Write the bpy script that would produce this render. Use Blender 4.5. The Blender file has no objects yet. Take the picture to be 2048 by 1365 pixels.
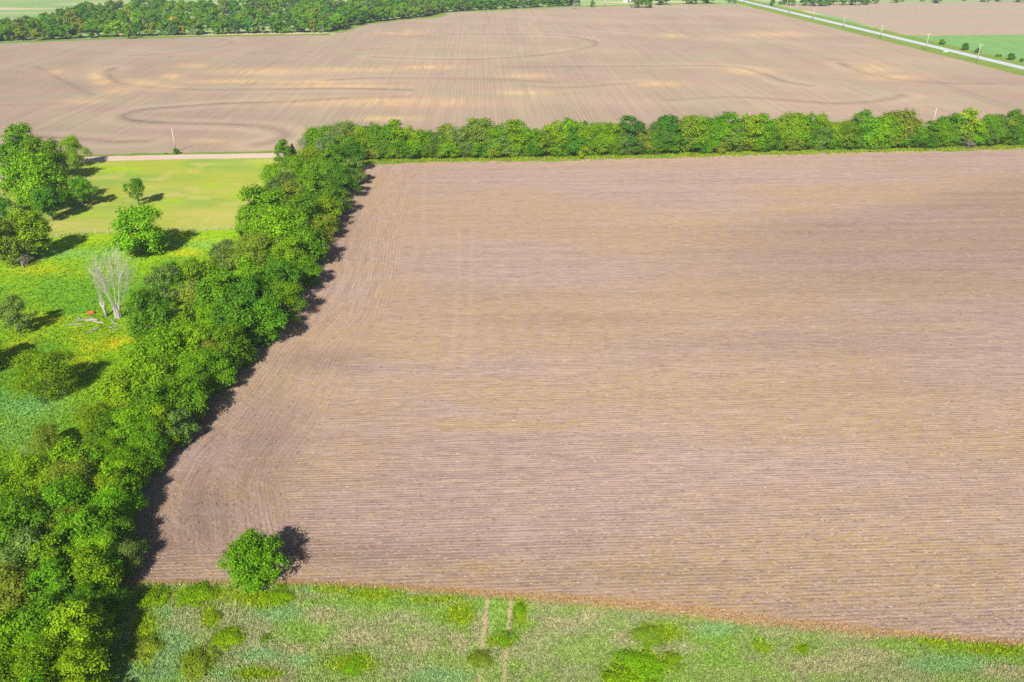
import bpy, math, random
import numpy as np
from mathutils import Vector

random.seed(7)
RNG = np.random.default_rng(7)
SC = bpy.context.scene
COL = SC.collection
R = math.radians

# ------------------------------------------------------------------ camera, light, exposure
CAM_H = 78.0
PITCH = R(27.05)                      # below the horizontal
FPX = 1600.0                          # focal length in pixels of the 2048 px wide photograph
cam_data = bpy.data.cameras.new('camera')
cam_data.sensor_width = 36.0
cam_data.lens = FPX / 2048 * 36.0
cam_data.clip_start = 1.0
cam_data.clip_end = 20000.0
cam = bpy.data.objects.new('camera', cam_data)
COL.objects.link(cam)
cam.location = (0, 0, CAM_H)
cam.rotation_euler = (math.pi / 2 - PITCH, 0, 0)
SC.camera = cam

SUN_EL, SUN_AZ = 37.5, 13.5           # light travels towards +Y, turned 15 deg to the right
world = bpy.data.worlds.new('World')
SC.world = world
world.use_nodes = True
wn = world.node_tree
wn.nodes.clear()
wo = wn.nodes.new('ShaderNodeOutputWorld')
wb = wn.nodes.new('ShaderNodeBackground')
ws = wn.nodes.new('ShaderNodeTexSky')
ws.sky_type = 'NISHITA'
ws.sun_disc = False
ws.sun_elevation = R(SUN_EL)
ws.sun_rotation = R(180.0 + SUN_AZ)
ws.air_density = 1.0
ws.dust_density = 0.6
wb.inputs['Strength'].default_value = 0.075
wn.links.new(ws.outputs[0], wb.inputs[0])
wn.links.new(wb.outputs[0], wo.inputs[0])

sun_data = bpy.data.lights.new('sun', 'SUN')
sun_data.energy = 5.0
sun_data.angle = R(0.55)
sun_data.color = (1.0, 0.95, 0.86)
sun = bpy.data.objects.new('sun', sun_data)
COL.objects.link(sun)
ldir = Vector((math.sin(R(SUN_AZ)) * math.cos(R(SUN_EL)), math.cos(R(SUN_AZ)) * math.cos(R(SUN_EL)), -math.sin(R(SUN_EL))))
sun.rotation_euler = ldir.to_track_quat('-Z', 'Y').to_euler()
sun.location = (-40, -60, 120)

SC.view_settings.view_transform = 'Standard'
SC.view_settings.look = 'None'
SC.view_settings.exposure = 0.68
SC.view_settings.gamma = 1.0
SC.view_settings.use_curve_mapping = False
SC.cycles.use_denoising = False
SC.cycles.max_bounces = 6
SC.cycles.diffuse_bounces = 3
SC.cycles.transmission_bounces = 3
SC.cycles.volume_bounces = 0
SC.cycles.transparent_max_bounces = 6

# ------------------------------------------------------------------ survey: from a sighted point to a place on the ground
CF = np.array([0, math.cos(PITCH), -math.sin(PITCH)])
CU = np.array([0, math.sin(PITCH), math.cos(PITCH)])
CP = np.array([0, 0, CAM_H])


def at(px, py, z=0.0):
    d = np.array([(px - 1024) / FPX, 0, 0]) + CU * ((682.5 - py) / FPX) + CF
    return CP + d * ((z - CAM_H) / d[2])


def sight(P):
    """Bearings (in photograph pixels) of world points P (n,3)."""
    q = P - CP
    dep = q @ CF
    return 1024 + FPX * q[:, 0] / dep, 682.5 - FPX * (q @ CU) / dep


def depth(P):
    return float((np.asarray(P) - CP) @ CF)


def pts(L, z=0.0):
    return np.array([at(x, y, z) for x, y in L])


def resample(P, n):
    P = np.asarray(P, float)
    s = np.concatenate([[0], np.cumsum(np.linalg.norm(np.diff(P, axis=0), axis=1))])
    t = np.linspace(0, s[-1], n)
    return np.stack([np.interp(t, s, P[:, k]) for k in range(P.shape[1])], 1)


def vnoise(x, y, seed=0):
    """Smooth value noise in [0,1] on arrays."""
    def h(i, j):
        n = (i.astype(np.int64) * 374761393 + j.astype(np.int64) * 668265263 + seed * 144665) & 0x7fffffff
        n = (n ^ (n >> 13)) * 1274126177 & 0x7fffffff
        return ((n ^ (n >> 16)) & 0xffff) / 65535.0
    xi, yi = np.floor(x), np.floor(y)
    fx, fy = x - xi, y - yi
    fx, fy = fx * fx * (3 - 2 * fx), fy * fy * (3 - 2 * fy)
    a, b, c, d = h(xi, yi), h(xi + 1, yi), h(xi, yi + 1), h(xi + 1, yi + 1)
    return (a * (1 - fx) + b * fx) * (1 - fy) + (c * (1 - fx) + d * fx) * fy


def fnoise(x, y, seed=0, o=4):
    v, a, t = 0, 1.0, 0
    for k in range(o):
        v = v + a * vnoise(x * 2 ** k, y * 2 ** k, seed + k)
        t += a
        a *= 0.55
    return v / t


def sstep(a, b, x):
    t = np.clip((x - a) / (b - a), 0, 1)
    return t * t * (3 - 2 * t)


# ------------------------------------------------------------------ mesh helpers
def np_mesh(name, V, F, smooth=False):
    m = bpy.data.meshes.new(name)
    V = np.ascontiguousarray(V, np.float32)
    F = np.ascontiguousarray(F, np.int32)
    m.vertices.add(len(V))
    m.vertices.foreach_set('co', V.ravel())
    m.loops.add(F.size)
    m.loops.foreach_set('vertex_index', F.ravel())
    m.polygons.add(len(F))
    m.polygons.foreach_set('loop_start', np.arange(0, F.size, F.shape[1], dtype=np.int32))
    m.update(calc_edges=True)
    if smooth:
        m.polygons.foreach_set('use_smooth', np.ones(len(F), bool))
    return m


def attr(m, name, arr, kind='FLOAT'):
    a = m.attributes.new(name, kind, 'POINT')
    if kind == 'FLOAT':
        a.data.foreach_set('value', np.ascontiguousarray(arr, np.float32))
    else:
        c = np.ones((len(arr), 4), np.float32)
        c[:, :3] = arr
        a.data.foreach_set('color', c.ravel())


class MB:
    """Collects tubes and boxes into one mesh."""
    def __init__(self):
        self.v, self.f = [], []

    def tube(self, P, rad, n=6, cap=True):
        P = np.asarray(P, float)
        b = len(self.v)
        for i, p in enumerate(P):
            t = P[min(i + 1, len(P) - 1)] - P[max(i - 1, 0)]
            t = t / (np.linalg.norm(t) + 1e-9)
            u = np.cross(t, [0, 0, 1.0]) if abs(t[2]) < 0.9 else np.cross(t, [1.0, 0, 0])
            u /= np.linalg.norm(u)
            w = np.cross(t, u)
            for k in range(n):
                a = 2 * math.pi * k / n
                self.v.append(tuple(p + rad[i] * (math.cos(a) * u + math.sin(a) * w)))
        for i in range(len(P) - 1):
            for k in range(n):
                k2 = (k + 1) % n
                self.f.append((b + i * n + k, b + i * n + k2, b + (i + 1) * n + k2, b + (i + 1) * n + k))
        if cap:
            self.f.append(tuple(b + k for k in range(n))[::-1])
            self.f.append(tuple(b + (len(P) - 1) * n + k for k in range(n)))
        return self

    def box(self, c, s, rz=0.0):
        b = len(self.v)
        ca, sa = math.cos(rz), math.sin(rz)
        for dz in (-.5, .5):
            for dx, dy in ((-.5, -.5), (.5, -.5), (.5, .5), (-.5, .5)):
                x, y = dx * s[0], dy * s[1]
                self.v.append((c[0] + x * ca - y * sa, c[1] + x * sa + y * ca, c[2] + dz * s[2]))
        for f in ((3, 2, 1, 0), (4, 5, 6, 7), (0, 1, 5, 4), (1, 2, 6, 5), (2, 3, 7, 6), (3, 0, 4, 7)):
            self.f.append(tuple(b + k for k in f))
        return self

    def mesh(self, name, mat, smooth=False):
        m = bpy.data.meshes.new(name)
        m.from_pydata([tuple(map(float, v)) for v in self.v], [], self.f)
        if smooth:
            m.polygons.foreach_set('use_smooth', np.ones(len(m.polygons), bool))
        m.materials.append(mat)
        return m


def link(name, mesh, parent=None, mat=None):
    o = bpy.data.objects.new(name, mesh)
    COL.objects.link(o)
    if mat is not None:
        mesh.materials.append(mat)
    if parent is not None:
        o.parent = parent
    return o


def tag(o, label=None, cat=None, group=None, kind=None):
    if label: o['label'] = label
    if cat: o['category'] = cat
    if group: o['group'] = group
    if kind: o['kind'] = kind
    return o


def thing(name, label, cat, loc=(0, 0, 0), rz=0.0, group=None):
    o = bpy.data.objects.new(name, None)
    o.empty_display_size = 0.5
    COL.objects.link(o)
    o.location = [float(v) for v in loc]
    o.rotation_euler = (0, 0, rz)
    return tag(o, label, cat, group)


# ------------------------------------------------------------------ materials
class NT:
    def __init__(self, name):
        self.m = bpy.data.materials.new(name)
        self.m.use_nodes = True
        self.t = self.m.node_tree
        self.t.nodes.clear()
        self.out = self.t.nodes.new('ShaderNodeOutputMaterial')

    def n(self, typ, **kw):
        nd = self.t.nodes.new('ShaderNode' + typ)
        for k, v in kw.items():
            setattr(nd, k, v)
        return nd

    def l(self, a, b):
        self.t.links.new(a, b)
        return self

    def val(self, sock, v):
        if isinstance(v, bpy.types.NodeSocket):
            self.l(v, sock)
        else:
            sock.default_value = v

    def math(self, op, a, b=0.0, clamp=False):
        nd = self.n('Math', operation=op, use_clamp=clamp)
        self.val(nd.inputs[0], a)
        self.val(nd.inputs[1], b)
        return nd.outputs[0]

    def mix(self, f, a, b, mode='MIX'):
        nd = self.n('Mix', data_type='RGBA', blend_type=mode)
        self.val(nd.inputs[0], f)
        for s, v in ((nd.inputs[6], a), (nd.inputs[7], b)):
            if isinstance(v, tuple) and len(v) == 3:
                v = v + (1.0,)
            self.val(s, v)
        return nd.outputs[2]

    def attr(self, name):
        nd = self.n('Attribute', attribute_name=name)
        return nd

    def rows(self, ang, sx, sy):
        g = self.n('NewGeometry')
        mp = self.n('Mapping', vector_type='POINT')
        mp.inputs['Rotation'].default_value = (0, 0, ang)
        self.l(g.outputs['Position'], mp.inputs['Vector'])
        m2 = self.n('Mapping', vector_type='POINT')
        m2.inputs['Scale'].default_value = (sx, sy, 0.02)
        self.l(mp.outputs[0], m2.inputs['Vector'])
        return m2.outputs[0]

    def noise(self, vec, scale=1.0, detail=4.0, rough=0.6, dist=0.0):
        nd = self.n('TexNoise')
        nd.inputs['Scale'].default_value = scale
        nd.inputs['Detail'].default_value = detail
        nd.inputs['Roughness'].default_value = rough
        nd.inputs['Distortion'].default_value = dist
        if vec is not None:
            self.l(vec, nd.inputs['Vector'])
        return nd.outputs['Fac']

    def ramp(self, f, a, b, lo=0.0, hi=1.0):
        nd = self.n('MapRange', clamp=True)
        self.val(nd.inputs[0], f)
        for i, v in enumerate((a, b, lo, hi)):
            nd.inputs[1 + i].default_value = v
        return nd.outputs[0]

    def bump(self, h, strength=0.5, dist=0.1):
        nd = self.n('Bump')
        nd.inputs['Strength'].default_value = strength
        nd.inputs['Distance'].default_value = dist
        self.l(h, nd.inputs['Height'])
        return nd.outputs[0]

    def diffuse(self, col, normal=None, rough=0.9):
        nd = self.n('BsdfDiffuse')
        self.val(nd.inputs['Color'], col if not isinstance(col, tuple) else col + (1.0,))
        nd.inputs['Roughness'].default_value = rough
        if normal is not None:
            self.l(normal, nd.inputs['Normal'])
        self.l(nd.outputs[0], self.out.inputs['Surface'])
        return self.m

    def principled(self, col, rough=0.7, normal=None, spec=0.3):
        nd = self.n('BsdfPrincipled')
        self.val(nd.inputs['Base Color'], col if not isinstance(col, tuple) else col + (1.0,))
        nd.inputs['Roughness'].default_value = rough
        nd.inputs['Specular IOR Level'].default_value = spec
        if normal is not None:
            self.l(normal, nd.inputs['Normal'])
        self.l(nd.outputs[0], self.out.inputs['Surface'])
        return self.m


ROW_ANG = R(-2.26)                    # section grid: rows run 2.26 deg left of straight ahead

# leaves: colour of the kind (object colour) times a per-leaf tint
t = NT('leaf')
oi = t.n('ObjectInfo')
ta = t.attr('tint')
c = t.mix(1.0, oi.outputs['Color'], ta.outputs['Color'], 'MULTIPLY')
d = t.n('BsdfPrincipled')
t.l(c, d.inputs['Base Color'])
d.inputs['Roughness'].default_value = 0.6
d.inputs['Specular IOR Level'].default_value = 0.08
tr = t.n('BsdfTranslucent')
c2 = t.mix(1.0, c, (1.3, 1.15, 0.3), 'MULTIPLY')
t.l(c2, tr.inputs['Color'])
mx = t.n('MixShader')
mx.inputs[0].default_value = 0.32
t.l(d.outputs[0], mx.inputs[1])
t.l(tr.outputs[0], mx.inputs[2])
t.l(mx.outputs[0], t.out.inputs['Surface'])
M_LEAF = t.m

# grass blades and straw: per-blade colour
t = NT('blade')
ta = t.attr('tint')
d = t.n('BsdfDiffuse')
t.l(ta.outputs['Color'], d.inputs['Color'])
tr = t.n('BsdfTranslucent')
t.l(ta.outputs['Color'], tr.inputs['Color'])
mx = t.n('MixShader')
mx.inputs[0].default_value = 0.3
t.l(d.outputs[0], mx.inputs[1])
t.l(tr.outputs[0], mx.inputs[2])
t.l(mx.outputs[0], t.out.inputs['Surface'])
M_BLADE = t.m

t = NT('straw')
ta = t.attr('tint')
M_STRAW = t.diffuse(ta.outputs['Color'], rough=0.8)


def bark(name, a, b):
    t = NT(name)
    co = t.n('TexCoord')
    mp = t.n('Mapping')
    mp.inputs['Scale'].default_value = (6, 6, 1.2)
    t.l(co.outputs['Object'], mp.inputs['Vector'])
    n = t.noise(mp.outputs[0], 1.0, 5)
    return t.principled(t.mix(n, a, b), 0.9, t.bump(n, 0.6, 0.05), 0.1)


M_BARK = bark('bark', (0.07, 0.055, 0.04), (0.22, 0.18, 0.14))
M_DEAD = bark('dead_wood', (0.20, 0.175, 0.14), (0.50, 0.45, 0.385))
M_TWIG = bark('grey_twigs', (0.17, 0.15, 0.12), (0.40, 0.36, 0.31))
M_POLE = bark('pole_wood', (0.30, 0.27, 0.24), (0.52, 0.48, 0.43))

# base terrain: distant farmland
t = NT('farmland')
v = t.rows(ROW_ANG, 1, 1)
n1 = t.noise(v, 0.004, 3)
v2 = t.rows(ROW_ANG, 0.004, 0.03)
n2 = t.noise(v2, 1.0, 4)
n3 = t.noise(v, 0.3, 4)
c = t.mix(t.ramp(n1, 0.4, 0.6), (0.193, 0.248, 0.097), (0.113, 0.212, 0.082))
c = t.mix(t.ramp(n2, 0.50, 0.64, 0, 0.8), c, (0.452, 0.304, 0.234))
c = t.mix(t.ramp(n3, 0.3, 0.7, 0, 0.35), c, (0.136, 0.184, 0.049))
M_FARM = t.diffuse(c)

# ploughed field beyond the road
t = NT('ploughed_soil')
v = t.rows(ROW_ANG, 1, 1)
va = t.rows(ROW_ANG, 0.55, 0.006)
vb = t.rows(ROW_ANG, 0.07, 0.004)
vc = t.rows(ROW_ANG, 0.02, 0.035)
fine = t.noise(va, 1.0, 3, 0.7)
wide = t.noise(vb, 1.0, 4, 0.6)
blot = t.noise(vc, 1.0, 5, 0.6)
c = t.mix(t.ramp(blot, 0.40, 0.60), (0.228, 0.158, 0.124), (0.205, 0.172, 0.118))
blot2 = t.noise(t.rows(ROW_ANG + 0.35, 0.006, 0.022), 1.0, 4, 0.6)
c = t.mix(t.ramp(blot2, 0.50, 0.68, 0, 0.5), c, (0.262, 0.205, 0.145))
c = t.mix(t.ramp(blot2, 0.48, 0.34, 0, 0.5), c, (0.190, 0.140, 0.112))
c = t.mix(t.ramp(wide, 0.35, 0.7, 0, 0.35), c, (0.269, 0.194, 0.138))
c = t.mix(t.ramp(fine, 0.45, 0.75, 0, 0.42), c, (0.151, 0.107, 0.078))
c = t.mix(t.ramp(fine, 0.45, 0.22, 0, 0.38), c, (0.296, 0.220, 0.157))
wv = t.n('TexWave', wave_type='BANDS', bands_direction='X', wave_profile='SIN')
wv.inputs['Scale'].default_value = 0.165
wv.inputs['Distortion'].default_value = 0.6
wv.inputs['Detail'].default_value = 2.0
wv.inputs['Detail Scale'].default_value = 0.06
t.l(v, wv.inputs['Vector'])
brk = t.ramp(t.noise(t.rows(ROW_ANG, 0.03, 0.008), 1.0, 3), 0.38, 0.62, 0.0, 0.32)
rowf = t.math('MULTIPLY', wv.outputs['Fac'], brk)
c = t.mix(rowf, c, (0.128, 0.091, 0.069))
damp_dark = t.attr('damp_dark')
straw = t.attr('straw')
gr = t.noise(t.rows(ROW_ANG, 0.25, 0.08), 1.0, 4, 0.65)
df = t.math('MULTIPLY', damp_dark.outputs['Fac'], t.ramp(gr, 0.25, 0.65, 0.25, 0.85))
pale = t.attr('pale').outputs['Fac']
c = t.mix(t.math('MULTIPLY', pale, t.ramp(gr, 0.3, 0.6, 0.5, 1.0)), c, (0.31, 0.235, 0.165))
c = t.mix(df, c, (0.090, 0.068, 0.053))
sf = t.math('MULTIPLY', straw.outputs['Fac'], t.ramp(t.noise(t.rows(ROW_ANG, 0.4, 0.03), 1.0, 3), 0.3, 0.65, 0.08, 0.68))
c = t.mix(sf, c, (0.443, 0.279, 0.119))
M_PLOUGH = t.diffuse(c, t.bump(fine, 0.25, 0.12))

# stubble field in front
t = NT('stubble_soil')
hd = t.attr('headland').outputs['Fac']
turn = t.noise(t.rows(0.6, 0.35, 1.4), 1.0, 4, 0.7, 2.2)


edge = t.n('CombineXYZ')
t.l(t.attr('edge_d').outputs['Fac'], edge.inputs[0])
t.l(t.attr('edge_s').outputs['Fac'], edge.inputs[1])


def along_edge(sx, sy):
    m2 = t.n('Mapping', vector_type='POINT')
    m2.inputs['Scale'].default_value = (sx, sy, 1)
    t.l(edge.outputs[0], m2.inputs['Vector'])
    return m2.outputs[0]


def dirn(sl, ss, detail=4, rough=0.62):
    a = t.noise(t.rows(ROW_ANG, sl, ss), 1.0, detail, rough)
    b = t.noise(along_edge(ss, sl), 1.0, detail, rough)
    nd = t.n('Mix', data_type='FLOAT')
    t.l(hd, nd.inputs[0]); t.l(a, nd.inputs[2]); t.l(b, nd.inputs[3])
    return nd.outputs[0]


streak = dirn(0.10, 2.9, 5, 0.68)
band = dirn(0.008, 0.30, 4, 0.65)
g = t.noise(t.rows(ROW_ANG, 1, 1), 1.6, 6, 0.75)
big = t.noise(t.rows(ROW_ANG, 0.02, 0.05), 1.0, 4, 0.6)
c = t.mix(t.ramp(big, 0.35, 0.65), (0.233, 0.158, 0.130), (0.254, 0.180, 0.155))
c = t.mix(t.ramp(band, 0.42, 0.64, 0, 0.6), c, (0.183, 0.124, 0.106))
c = t.mix(t.ramp(streak, 0.50, 0.68, 0, 0.75), c, (0.130, 0.091, 0.080))
c = t.mix(t.ramp(streak, 0.48, 0.28, 0, 0.75), c, (0.369, 0.273, 0.222))
c = t.mix(t.ramp(g, 0.58, 0.72, 0, 0.75), c, (0.099, 0.069, 0.060))
c = t.mix(t.ramp(g, 0.42, 0.28, 0, 0.6), c, (0.381, 0.282, 0.229))
mot = t.noise(t.rows(ROW_ANG, 0.09, 0.45), 1.0, 5, 0.68)
c = t.mix(t.ramp(mot, 0.52, 0.70, 0, 0.45), c, (0.292, 0.218, 0.130))
c = t.mix(t.ramp(mot, 0.46, 0.32, 0, 0.40), c, (0.217, 0.181, 0.164))
mot2 = t.noise(t.rows(ROW_ANG, 0.8, 1.6), 1.0, 5, 0.7)
c = t.mix(t.ramp(mot2, 0.56, 0.70, 0, 0.45), c, (0.350, 0.234, 0.092))
wd = t.attr('weed').outputs['Fac']
wn_ = t.noise(t.rows(ROW_ANG, 0.35, 0.9), 1.0, 5, 0.7)
wf = t.math('MULTIPLY', wd, t.ramp(wn_, 0.36, 0.62, 0.0, 1.0))
c = t.mix(wf, c, (0.254, 0.173, 0.053))
dp = t.attr('damp_dark').outputs['Fac']
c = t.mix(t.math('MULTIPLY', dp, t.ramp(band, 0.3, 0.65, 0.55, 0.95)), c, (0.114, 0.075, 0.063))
tk = t.attr('track').outputs['Fac']
c = t.mix(t.math('MULTIPLY', tk, t.ramp(g, 0.3, 0.7, 0.3, 0.8)), c, (0.318, 0.231, 0.189))
dry = t.attr('dry').outputs['Fac']
c = t.mix(t.math('MULTIPLY', dry, t.ramp(g, 0.35, 0.6, 1.0, 0.35)), c, (0.350, 0.200, 0.083))
c = t.mix(t.math('MULTIPLY', hd, t.ramp(turn, 0.44, 0.30, 0, 0.55)), c, (0.381, 0.293, 0.239))
c = t.mix(t.math('MULTIPLY', hd, t.ramp(turn, 0.54, 0.70, 0, 0.55)), c, (0.138, 0.103, 0.096))
rw = []
for bd in ('Y', 'X'):
    wv = t.n('TexWave', wave_type='BANDS', bands_direction=bd, wave_profile='SIN')
    wv.inputs['Scale'].default_value = 0.314 / (0.62 if bd == 'Y' else 0.85)
    wv.inputs['Distortion'].default_value = 1.3
    wv.inputs['Detail'].default_value = 3.0
    wv.inputs['Detail Scale'].default_value = 0.35
    t.l(t.rows(ROW_ANG, 1, 1) if bd == 'Y' else along_edge(1, 1), wv.inputs['Vector'])
    rw.append(wv.outputs['Fac'])
hk = t.math('MULTIPLY', hd, t.attr('rowk').outputs['Fac'])
nd = t.n('Mix', data_type='FLOAT')
t.l(hd, nd.inputs[0]); t.l(rw[0], nd.inputs[2]); t.l(rw[1], nd.inputs[3])
rowv = nd.outputs[0]
dash = dirn(0.32, 1.7, 4, 0.65)
keep = t.math('SUBTRACT', 1.0, t.math('SUBTRACT', hd, t.math('MULTIPLY', hk, 0.6)))
lump = t.noise(t.rows(ROW_ANG, 0.7, 2.0), 1.0, 5, 0.75)
c = t.mix(t.math('MULTIPLY', keep, t.math('MULTIPLY', t.ramp(rowv, 0.50, 0.92), t.ramp(dash, 0.44, 0.62, 0.0, 0.72))), c, (0.125, 0.088, 0.080))
c = t.mix(t.math('MULTIPLY', keep, t.math('MULTIPLY', t.ramp(rowv, 0.42, 0.08), t.ramp(dash, 0.58, 0.34, 0.04, 0.42))), c, (0.421, 0.317, 0.251))
c = t.mix(t.ramp(lump, 0.58, 0.72, 0, 0.7), c, (0.114, 0.083, 0.074))
c = t.mix(t.ramp(lump, 0.38, 0.26, 0, 0.5), c, (0.459, 0.350, 0.267))
hsum = t.math('ADD', t.math('MULTIPLY', streak, 0.7), g)
M_STUB = t.diffuse(c, t.bump(hsum, 0.55, 0.22))

# grass sheets: colour comes from an attribute (what grows where), broken up by noise
def grass_mat(name, lo, fine_scale=1.2, bump=0.7, dist=0.35):
    t = NT(name)
    ca = t.attr('sward').outputs['Color']
    n1 = t.noise(t.rows(0.3, 1, 1), fine_scale, 6, 0.72)
    n2 = t.noise(t.rows(0.1, 0.3, 0.8), 0.5, 4, 0.6)
    c = t.mix(t.ramp(n1, 0.42, 0.75, 0, 0.55), ca, lo)
    c = t.mix(t.ramp(n2, 0.5, 0.7, 0, 0.35), c, t.mix(1.0, ca, (1.35, 1.1, 0.8), 'MULTIPLY'))
    return t.diffuse(c, t.bump(n1, bump, dist))


M_LUSH = grass_mat('lush_grass', (0.05, 0.13, 0.015))
M_MOWN = grass_mat('mown_grass', (0.15, 0.20, 0.03), 0.8, 0.35, 0.15)
M_ROUGH = grass_mat('rough_grass', (0.13, 0.14, 0.07), 2.2, 0.9, 0.3)

t = NT('verge_grass')
n1 = t.noise(t.rows(0, 1, 1), 0.5, 5, 0.7)
n2 = t.noise(t.rows(0, 1, 1), 0.05, 3)
c = t.mix(t.ramp(n1, 0.35, 0.65), (0.138, 0.179, 0.019), (0.062, 0.123, 0.024))
c = t.mix(t.ramp(n2, 0.45, 0.65, 0, 0.6), c, (0.150, 0.163, 0.058))
M_VERGE = t.diffuse(c, t.bump(n1, 0.6, 0.3))

t = NT('hay_meadow')
n1 = t.noise(t.rows(ROW_ANG, 0.1, 0.02), 1.0, 5, 0.6)
n2 = t.noise(t.rows(0, 1, 1), 0.25, 4, 0.6)
c = t.mix(t.ramp(n1, 0.35, 0.65), (0.095, 0.192, 0.065), (0.127, 0.221, 0.060))
c = t.mix(t.ramp(n2, 0.4, 0.7, 0, 0.5), c, (0.069, 0.140, 0.050))
M_HAY = t.diffuse(c)

t = NT('road_gravel')
n1 = t.noise(t.rows(0, 1, 1), 3.0, 5, 0.7)
n2 = t.noise(t.rows(ROW_ANG + math.pi / 2, 0.6, 0.03), 1.0, 3)
c = t.mix(t.ramp(n1, 0.3, 0.7), (0.311, 0.229, 0.179), (0.380, 0.294, 0.238))
c = t.mix(t.ramp(n2, 0.5, 0.7, 0, 0.5), c, (0.403, 0.326, 0.274))
M_GRAVEL = t.diffuse(c, t.bump(n1, 0.4, 0.04))

t = NT('pale_asphalt')
n1 = t.noise(t.rows(ROW_ANG, 0.8, 0.02), 1.0, 4)
c = t.mix(t.ramp(n1, 0.35, 0.65), (0.249, 0.262, 0.283), (0.293, 0.315, 0.345))
M_ROAD = t.diffuse(c)

t = NT('bare_earth')
n1 = t.noise(t.rows(0, 1, 1), 2.0, 5, 0.7)
M_EARTH = t.diffuse(t.mix(n1, (0.245, 0.173, 0.092), (0.361, 0.290, 0.178)), t.bump(n1, 0.5, 0.08))

t = NT('right_field_soil')
n1 = t.noise(t.rows(ROW_ANG, 0.004, 0.03), 1.0, 5, 0.6)
n2 = t.noise(t.rows(ROW_ANG, 0.02, 0.5), 1.0, 3, 0.6)
c = t.mix(t.ramp(n1, 0.35, 0.65), (0.243, 0.171, 0.127), (0.200, 0.175, 0.123))
c = t.mix(t.ramp(n2, 0.5, 0.75, 0, 0.35), c, (0.171, 0.129, 0.099))
M_SOIL2 = t.diffuse(c)


def plain(name, col, rough=0.6, v=0.12):
    t = NT(name)
    co = t.n('TexCoord')
    n = t.noise(co.outputs['Object'], 1.5, 5, 0.7)
    return t.principled(t.mix(n, tuple(x * (1 - v) for x in col), tuple(min(1, x * (1 + v)) for x in col)), rough)


M_WHITE = plain('white_paint', (0.78, 0.78, 0.76))
M_ROOF = plain('grey_metal_roof', (0.50, 0.51, 0.52), 0.45)
M_DARK = plain('dark_opening', (0.02, 0.02, 0.022))
M_CONC = plain('pale_concrete', (0.62, 0.60, 0.52), 0.85)
M_STEEL = plain('galvanised_steel', (0.55, 0.56, 0.57), 0.4)
M_RED = plain('red_paint', (0.75, 0.085, 0.03), 0.5)
M_TIMBER = plain('weathered_timber', (0.44, 0.40, 0.34), 0.9)
M_YELLOW = plain('yellow_paint', (0.72, 0.46, 0.06), 0.5)
M_RUBBER = plain('black_rubber', (0.03, 0.03, 0.03), 0.8)
M_CERAM = plain('insulator_glaze', (0.55, 0.52, 0.48), 0.3)


# ------------------------------------------------------------------ ground sheets
def coons(name, B, T, Lc, Rc, nu, nv, z, mat, attrs=None, zfun=None, kind='structure', rag=0.0):
    """A sheet between four border lines (world points): B and T run along u, Lc and Rc along v."""
    B, T = resample(B, nu), resample(T, nu)
    Lc, Rc = resample(Lc, nv), resample(Rc, nv)
    Lc = Lc + (B[0] - Lc[0]) * np.linspace(1, 0, nv)[:, None] + (T[0] - Lc[-1]) * np.linspace(0, 1, nv)[:, None]
    Rc = Rc + (B[-1] - Rc[0]) * np.linspace(1, 0, nv)[:, None] + (T[-1] - Rc[-1]) * np.linspace(0, 1, nv)[:, None]
    u = np.linspace(0, 1, nu)[None, :, None]
    v = np.linspace(0, 1, nv)[:, None, None]
    P = (1 - v) * B[None] + v * T[None] + (1 - u) * Lc[:, None] + u * Rc[:, None]
    P = P - ((1 - u) * (1 - v) * B[0] + u * (1 - v) * B[-1] + (1 - u) * v * T[0] + u * v * T[-1])
    P = P.reshape(-1, 3)
    if rag:
        edge = np.zeros((nv, nu), bool)
        edge[[0, -1], :] = True
        e = edge.ravel()
        P[e, 1] += (RNG.random(e.sum()) - 0.5) * rag
    P[:, 2] = z
    if zfun is not None:
        P[:, 2] += zfun(P)
    i = np.arange(nu - 1)[None, :] + np.arange(nv - 1)[:, None] * nu
    F = np.stack([i, i + 1, i + 1 + nu, i + nu], -1).reshape(-1, 4)
    m = np_mesh(name, P, F, smooth=True)
    for k, (fn, kd) in (attrs or {}).items():
        attr(m, k, fn(P), kd)
    o = link(name, m, None, mat)
    return tag(o, kind=kind)


def ribbon(name, C, width, z, mat, rag=0.0, step=2.0, kind='structure', crown=0.0):
    C = np.asarray(C, float)
    L = np.linalg.norm(np.diff(C, axis=0), axis=1).sum()
    n = max(4, int(L / step))
    P = resample(C, n)
    T = np.gradient(P, axis=0)
    T /= np.linalg.norm(T, axis=1)[:, None] + 1e-9
    N = np.stack([-T[:, 1], T[:, 0], 0 * T[:, 0]], 1)
    w = width(np.linspace(0, 1, n)) if callable(width) else np.full(n, width)
    a = P + N * (w / 2 + rag * (fnoise(np.arange(n) * 0.35, np.zeros(n), 3) - 0.5) * 2)[:, None]
    b = P - N * (w / 2 + rag * (fnoise(np.arange(n) * 0.35, np.zeros(n) + 9, 5) - 0.5) * 2)[:, None]
    V = np.concatenate([a, P, b])
    V[:, 2] = z
    V[n:2 * n, 2] += crown
    i = np.arange(n - 1)
    F = np.concatenate([np.stack([i + n, i + n + 1, i + 1, i], 1), np.stack([i + 2 * n, i + 2 * n + 1, i + n + 1, i + n], 1)])
    o = link(name, np_mesh(name, V, F, True), None, mat)
    return tag(o, kind=kind)


def poly_dist(P, L):
    """Distance in metres from points P to a polyline L (world, xy)."""
    d = np.full(len(P), 1e9)
    L = np.asarray(L)[:, :2]
    for a, b in zip(L[:-1], L[1:]):
        ab = b - a
        t = np.clip(((P[:, :2] - a) @ ab) / (ab @ ab + 1e-9), 0, 1)
        q = a + t[:, None] * ab
        d = np.minimum(d, np.hypot(P[:, 0] - q[:, 0], P[:, 1] - q[:, 1]))
    return d


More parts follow.
